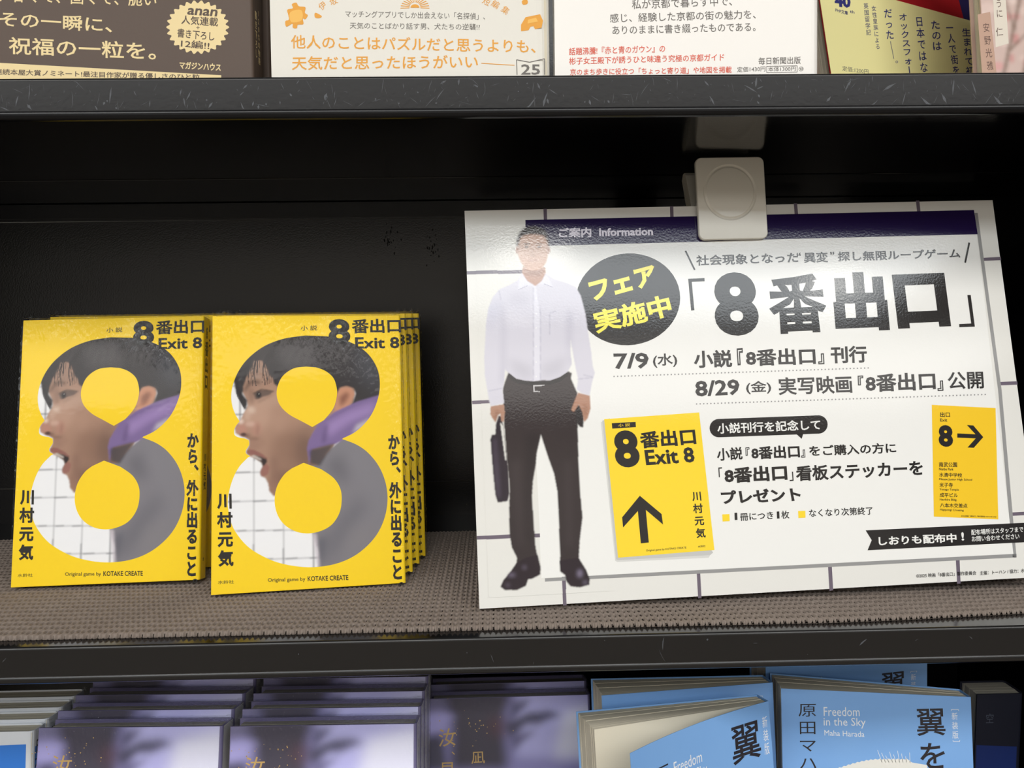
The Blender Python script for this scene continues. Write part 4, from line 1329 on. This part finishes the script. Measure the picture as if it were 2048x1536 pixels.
def violet_book(label, tl, tr, prints, n_behind, behind_labels, W=131.0, T=20.0, seed=1):
    lean = 0.22
    s, Ht, ztop = by_top_edge(tl, tr, W, lean)
    T_ = T
    s.o = s.o + np.array([0, 0, T_ * math.sin(lean) + 0.5])
    Ht -= T_ * math.sin(lean) / math.cos(lean)
    root = empty('violet_novel', label, 'book', 'violet shrink-wrapped novels')
    c = MB()
    c.prism(cover_outline(W, T_, 2.0, 1.5), 'z', 0, Ht, prp)
    ph = Photo(s, 0.4, Ht - 110, W - 2.2, Ht - 0.2, 0.7, (146, 142, 196))
    X, Z = tl
    dx = lambda u, v: (X + u, Z + v)
    q = lambda *pts: [dx(x_ / 3.94 - 79, (y_ - 440) / 3.94) for x_, y_ in pts]
    for pts, col, bl, al in (((( 1000, 400), (1790, 400), (1790, 900), (1000, 900)), (196, 194, 246), 4, .95), (((1380, 540), (1790, 440), (1790, 900), (1300, 900)), (238, 238, 255), 5, .9), (((300, 400), (480, 400), (460, 560), (300, 560)), (120, 116, 146), 4, .8), (((430, 430), (960, 400), (900, 620), (940, 1000), (480, 1000), (500, 700)), (70, 66, 76), 4, .95), (((780, 600), (980, 600), (960, 720), (800, 720)), (104, 66, 74), 5, .6), (((960, 470), (1120, 440), (1060, 520), (940, 620)), (84, 82, 112), 2.5, .9), (((900, 640), (1100, 540), (1260, 530), (1370, 560), (1260, 600), (1180, 640), (1080, 640), (960, 760)), (78, 76, 100), 2.5, .95), (((960, 720), (1180, 680), (1100, 740), (960, 860)), (96, 92, 130), 3, .85), (((290, 560), (400, 540), (540, 580), (420, 640), (520, 660), (360, 720), (290, 720)), (184, 178, 236), 3, .9), (((290, 740), (420, 720), (460, 1000), (290, 1000)), (72, 70, 84), 3, .9)):
        ph.paint(q(*pts), col, bl, al)
    ph.into(c, -0.05, photo)
    P = Print(s, c, -0.1)
    rs = random.Random(seed)
    for i in range(34):
        P.disc((X + 60 + rs.gauss(0, 32) + i * 0.6, Z + 62 + rs.gauss(0, 16) - i * 0.4), rs.uniform(0.5, 1.5), gold, 1, 6)
    for s_, bl, br, t_ in prints:
        P.text(s_, bl, br, t_, gold, 1, .004)
    c.add([(W + 0.05, 1.8, 0.5), (W + 0.05, T_ - 1.8, 0.5), (W + 0.05, T_ - 1.8, Ht - 0.3), (W + 0.05, 1.8, Ht - 0.3)], [(0, 1, 2, 3)], wsp)
    c.build('cover', root)
    page_mb(W, Ht, T_, 3.0, 2.2, 1.6, paper_dark).build('page_block', root)
    film_mb(W, Ht, T_, seed + 20, 0.9, 1.9).build('shrink_wrap', root)
    s.pin(root)
    rs = random.Random(seed + 3)
    for i in range(n_behind):
        k = copy_tree(root)
        k['label'] = behind_labels[i]
        l2 = lean - 0.008 * (i + 1)
        oo = s.o + np.array([0.4 * (i + 1) + rs.uniform(-0.8, 0.8), 24.0 * (i + 1), 0])
        oo[2] = ZL + 0.8 + T_ * math.sin(l2)
        Surf(oo, math.atan2(s.ex[1], s.ex[0]), l2).pin(k)
    return root


violet_book('violet shrink-wrapped novel at the front of the leftmost violet stack, lower shelf', (80, 1456), (447, 1452),
            [('汝', kl((212, 736)), kl((290, 734)), kl((210, 662)))], 3,
            ['violet wrapped novel second from the front in the leftmost violet stack', 'violet wrapped novel third from the front in the leftmost violet stack', 'violet wrapped novel at the back of the leftmost violet stack'], seed=1)
violet_book('violet shrink-wrapped novel at the front of the middle violet stack, lower shelf', (462, 1453), (834, 1447),
            [('汝', kl((982, 740)), kl((1060, 738)), kl((982, 668)))], 3,
            ['violet wrapped novel second from the front in the middle violet stack', 'violet wrapped novel third from the front in the middle violet stack', 'violet wrapped novel at the back of the middle violet stack'], seed=2)
violet_book('darker violet wrapped novel with two columns of gold characters, beside the blue books', (857, 1398), (1180, 1389),
            [('汝', kl((1755, 628)), kl((1824, 622)), kl((1755, 556))), ('、', kl((1808, 660)), kl((1820, 659)), kl((1806, 646))), ('星', kl((1760, 760)), kl((1818, 758)), kl((1760, 690))), ('凪', kl((1886, 696)), kl((1940, 693)), kl((1885, 648))), ('良', kl((1890, 770)), kl((1944, 768)), kl((1889, 716)))], 1,
            ['violet wrapped novel behind the darker copy that stands beside the blue books'], seed=5)

# pale blue paperbacks
sky = mat('sky_blue_jacket', (116, 164, 224), 0.42, vary=(14, (132, 178, 230)))
dkn = mat('dark_brush_ink', (38, 34, 40), 0.42)
wht = mat('white_ink', (236, 238, 242), 0.45)


def lifted(u, W, a):
    """where a point u from the spine lies when the front cover stands open by the angle a"""
    t = u / W
    return (W - u * (1 - 0.55 * (1 - math.cos(a)) * (1 + t)), -math.sin(a) * u * (0.55 + 0.45 * t))


def blue_book(label, s, W, Ht, t_spine, t_fore, open_cover=0.0, group='sky blue paperbacks'):
    """wedge of pages, thick at the fore-edge (left), spine at right"""
    root = empty('blue_paperback', label, 'book', group)
    pg = MB()
    n = 10
    rs = random.Random(int(W))
    for i in range(n):
        f0, f1 = i / n, (i + 1) / n - 0.004
        d = rs.uniform(0, 0.4)
        pg.prism([(1.2 + d, 0.5 + f0 * t_fore), (W - 1.0, 0.5 + f0 * t_spine), (W - 1.0, 0.5 + f1 * t_spine), (1.2 + d, 0.5 + f1 * t_fore)], 'z', 0.6, Ht - 0.8 - rs.uniform(0, .4), paper)
    pg.build('page_block', root)
    c = MB()
    th = 0.35
    fr = [lifted(i / 12 * W, W, open_cover) for i in range(13)]   # front cover, bowing away from the pages when open
    out = [(x, y) for x, y in fr[::-1]] + [(W + 0.3, 0.3), (W + 0.3, t_spine + 0.7), (W - 0.5, t_spine + 1.0), (0, t_fore + 1.0)]
    inn = [(0, t_fore + 1.0 - th), (W - 0.7, t_spine + 0.6), (W - 0.1, t_spine + 0.4), (W - 0.1, 0.5)] + [(x, y + th) for x, y in fr]
    c.prism(out + inn, 'z', 0, Ht, sky)
    return root, c


s, Ht, zt_ = by_top_edge(kr((1075, 392)), kr((1832, 426)), 128.0, 0.15)
TF = 33.0
s.o = s.o + np.array([0, 0, TF * math.sin(0.15)])
Ht -= TF * math.tan(0.15)
root, c = blue_book('sky blue paperback with dark brush title, rightmost at the front of the lower shelf', s, 128.0, Ht, 15.0, TF)
P = Print(s, c, -0.02)
P.vtext('原田マハ', kr((1150, 714)), kr((1220, 714)), kr((1146, 456)), dkn, 1, .0, pitch=1.2)
P.vtext('翼を', kr((1628, 716)), kr((1742, 714)), kr((1616, 476)), dkn, 1, .012, pitch=1.15)
for s_, bl, br, tl in (('Freedom', (1247, 504), (1391, 505), (1246, 468)), ('in the Sky', (1247, 552), (1415, 554), (1246, 510)), ('Maha Harada', (1250, 582), (1410, 588), (1249, 560))):
    P.text(s_, kr(bl), kr(br), kr(tl), wht, 1, .0)
P.vtext('新装版', kr((1762, 594)), kr((1786, 594)), kr((1758, 490)), wht, 1, .0, pitch=1.15)
for a_, b_ in (((1757, 484), (1757, 478)), ((1757, 478), (1786, 478)), ((1786, 478), (1786, 484)), ((1764, 600), (1764, 606)), ((1764, 606), (1791, 606)), ((1791, 606), (1791, 600))):
    P.line(kr(a_), kr(b_), 0.9, wht, 1)
wing = mat('feather_white_print', (232, 230, 222), 0.45)
wq = [(1296, 760)] + [(1300 + i * 9, 716 - 38 * math.sin(min(i / 38 * 3.0, 1.57)) - 4 * (i % 2)) for i in range(32)] + [(1600, 690), (1660, 700), (1668, 760)]
P.poly(kr(*wq), wing, 1)
for i in range(9):
    P.line(kr((1480 + i * 14, 690)), kr((1462 + i * 16, 640 + (i * 37) % 26)), 0.9, wht, 1)
c.build('cover', root)
s.pin(root)
# copy standing behind it
k = copy_tree(root)
k['label'] = 'sky blue paperback mostly hidden behind the rightmost front copy'
oo = np.array([ray(1865, 1345, Y=124)[0] - 128.0, 118.0, ZL + 0.8 + 33 * math.sin(0.05)])
Surf(oo, 0.02, 0.05).pin(k)

s2, Ht2, zt2 = by_top_edge(kr((335, 412)), kr((1026, 358)), 128.0, 0.15)
# the copy with its cover lifting open
s3, Ht3, zt3 = by_top_edge(kr((318, 552)), kr((1022, 442)), 128.0, 0.17)
TF3 = 31.0
s3.o = s3.o + np.array([0, 0, TF3 * math.sin(0.17)])
Ht3 -= TF3 * math.tan(0.17)
root3, c3 = blue_book('sky blue paperback with its front cover lifting open, beside the violet novels', s3, 128.0, Ht3, 13.0, TF3, 0.34)
# lettering on the lifted cover: laid on its own tilted plane, then bowed with the cover
W3 = 128.0


def on_lifted(mbp, m):
    c3.add([(lifted(W3 - x, W3, 0.34)[0], lifted(W3 - x, W3, 0.34)[1] - 0.15, z) for x, y, z in mbp.v], mbp.f, m)


pm = MB(); PP = Print(s3, pm)
PP.vtext('翼を', (92, Ht3 - 62), (118, Ht3 - 62), (92, Ht3 - 10), dkn, 0, .012, True, 1.1)
PP.vtext('原田マハ', (19, Ht3 - 70), (33, Ht3 - 70), (19, Ht3 - 16), dkn, 0, .0, True, 1.2)
on_lifted(pm, dkn)
pm = MB(); PP = Print(s3, pm)
PP.text('Freedom', (38, Ht3 - 24), (64, Ht3 - 24), (38, Ht3 - 17), wht, 0, 0, True)
PP.text('in the Sky', (38, Ht3 - 33), (68, Ht3 - 33), (38, Ht3 - 26), wht, 0, 0, True)
PP.text('Maha Harada', (38, Ht3 - 40), (66, Ht3 - 40), (38, Ht3 - 36), wht, 0, 0, True)
PP.vtext('新装版', (121, Ht3 - 34), (125.5, Ht3 - 34), (121, Ht3 - 9), wht, 0, 0, True)
on_lifted(pm, wht)
c3.build('cover', root3)
s3.pin(root3)
k = copy_tree(root)
k['label'] = 'sky blue paperback standing behind the one with the lifting cover'
Surf(np.array([s3.o[0] + 8, s3.o[1] + 58, ZL + 0.8 + 33 * math.sin(0.13)]), 0.10, 0.13).pin(k)

# white-spined paperbacks at the far left
wcov = mat('white_glossy_jacket', (226, 230, 236), 0.35)
bcov = mat('bright_blue_jacket', (58, 130, 224), 0.35)
LW = Surf((0, 0, 0), 0.0, 0.14)
tr = ray(66, 1462, Z=-105)
root, Hw, Tw = None, (-105 - ZL - 0.4) / math.cos(0.14), 15.0
LW.o = tr - LW.ex * 112.0 - LW.ez * Hw + np.array([0, 0, Tw * math.sin(.14)])
Hw -= Tw * math.tan(0.14)
root = empty('blue_and_white_paperback', 'blue and white paperback at the front of the stack in the lower left corner', 'book', 'blue and white paperbacks')
c = MB()
c.prism(cover_outline(112.0, Tw, 3.0, 0.5), 'z', 0, Hw, wcov)
P = Print(LW, c, -0.02)
P.poly([(0.5, 2), (107.5, 2), (107.5, Hw - 9), (0.5, Hw - 11)], bcov, 1, True)
hr = mat('brown_hair_print', (72, 52, 46), 0.4)
P.poly([(40, Hw - 60), (86, Hw - 60), (93, Hw - 34), (86, Hw - 20), (74, Hw - 14), (56, Hw - 18), (44, Hw - 34)], hr, 2, True)
sp = MB(); PQ = Print(LW, sp)
PQ.vtext('日本語', (3.5, Hw - 40), (11.0, Hw - 40), (3.5, Hw - 8), ink, 0, .02, True)
c.add([(112.06, x, z) for x, y, z in sp.v], sp.f, ink)
c.add([(112.05, 2.9, 3), (112.05, Tw - 2.9, 3), (112.05, Tw - 2.9, Hw - 12), (112.05, 2.9, Hw - 12)], [(0, 1, 2, 3)], bcov)
c.build('cover', root)
page_mb(112.0, Hw, Tw, 1.0, 0.8, 0.6, paper).build('page_block', root)
LW.pin(root)
for i, lab in enumerate(('blue and white paperback second from the front in the lower left corner', 'blue and white paperback third from the front in the lower left corner', 'blue and white paperback at the back of the stack in the lower left corner')):
    k = copy_tree(root)
    k['label'] = lab
    l2 = 0.14 - 0.01 * (i + 1)
    oo = LW.o + np.array([0.6 * (i + 1), 18.0 * (i + 1), 0])
    oo[2] = ZL + 0.4 + Tw * math.sin(l2)
    Surf(oo, 0.0, l2).pin(k)

# dark blue book in the shade at the lower right
DS = Surf((0, 140, ZL + 0.5), 0.0, 0.0)
q = DS.px(1950, 1500)
DS.o = DS.o + DS.ex * q[0]
hd = DS.px(2000, 1388)[1]
root = empty('dark_blue_book', 'dark blue book standing in deep shade at the lower right corner', 'book')
c = MB()
c.prism(cover_outline(38, 22, 3, 0.8), 'z', 0, hd, mat('navy_cloth_jacket', (13, 17, 36), 0.6))
P = Print(DS, c, -0.02)
P.vtext('空', (8, hd - 24), (14, hd - 24), (8, hd - 16), mat('grey_blue_ink', (70, 76, 90), 0.5), 1, 0, True)
P.poly([(1, 4), (34, 4), (34, DS.px(2000, 1494)[1]), (1, DS.px(1960, 1490)[1])], mat('deep_blue_band', (24, 46, 110), 0.5), 1, True)
c.build('cover', root)
page_mb(38, hd, 22, 1.5, 1.0, 1.0, paper_dark).build('page_block', root)
DS.pin(root)

bpy.data.objects.remove(_to)
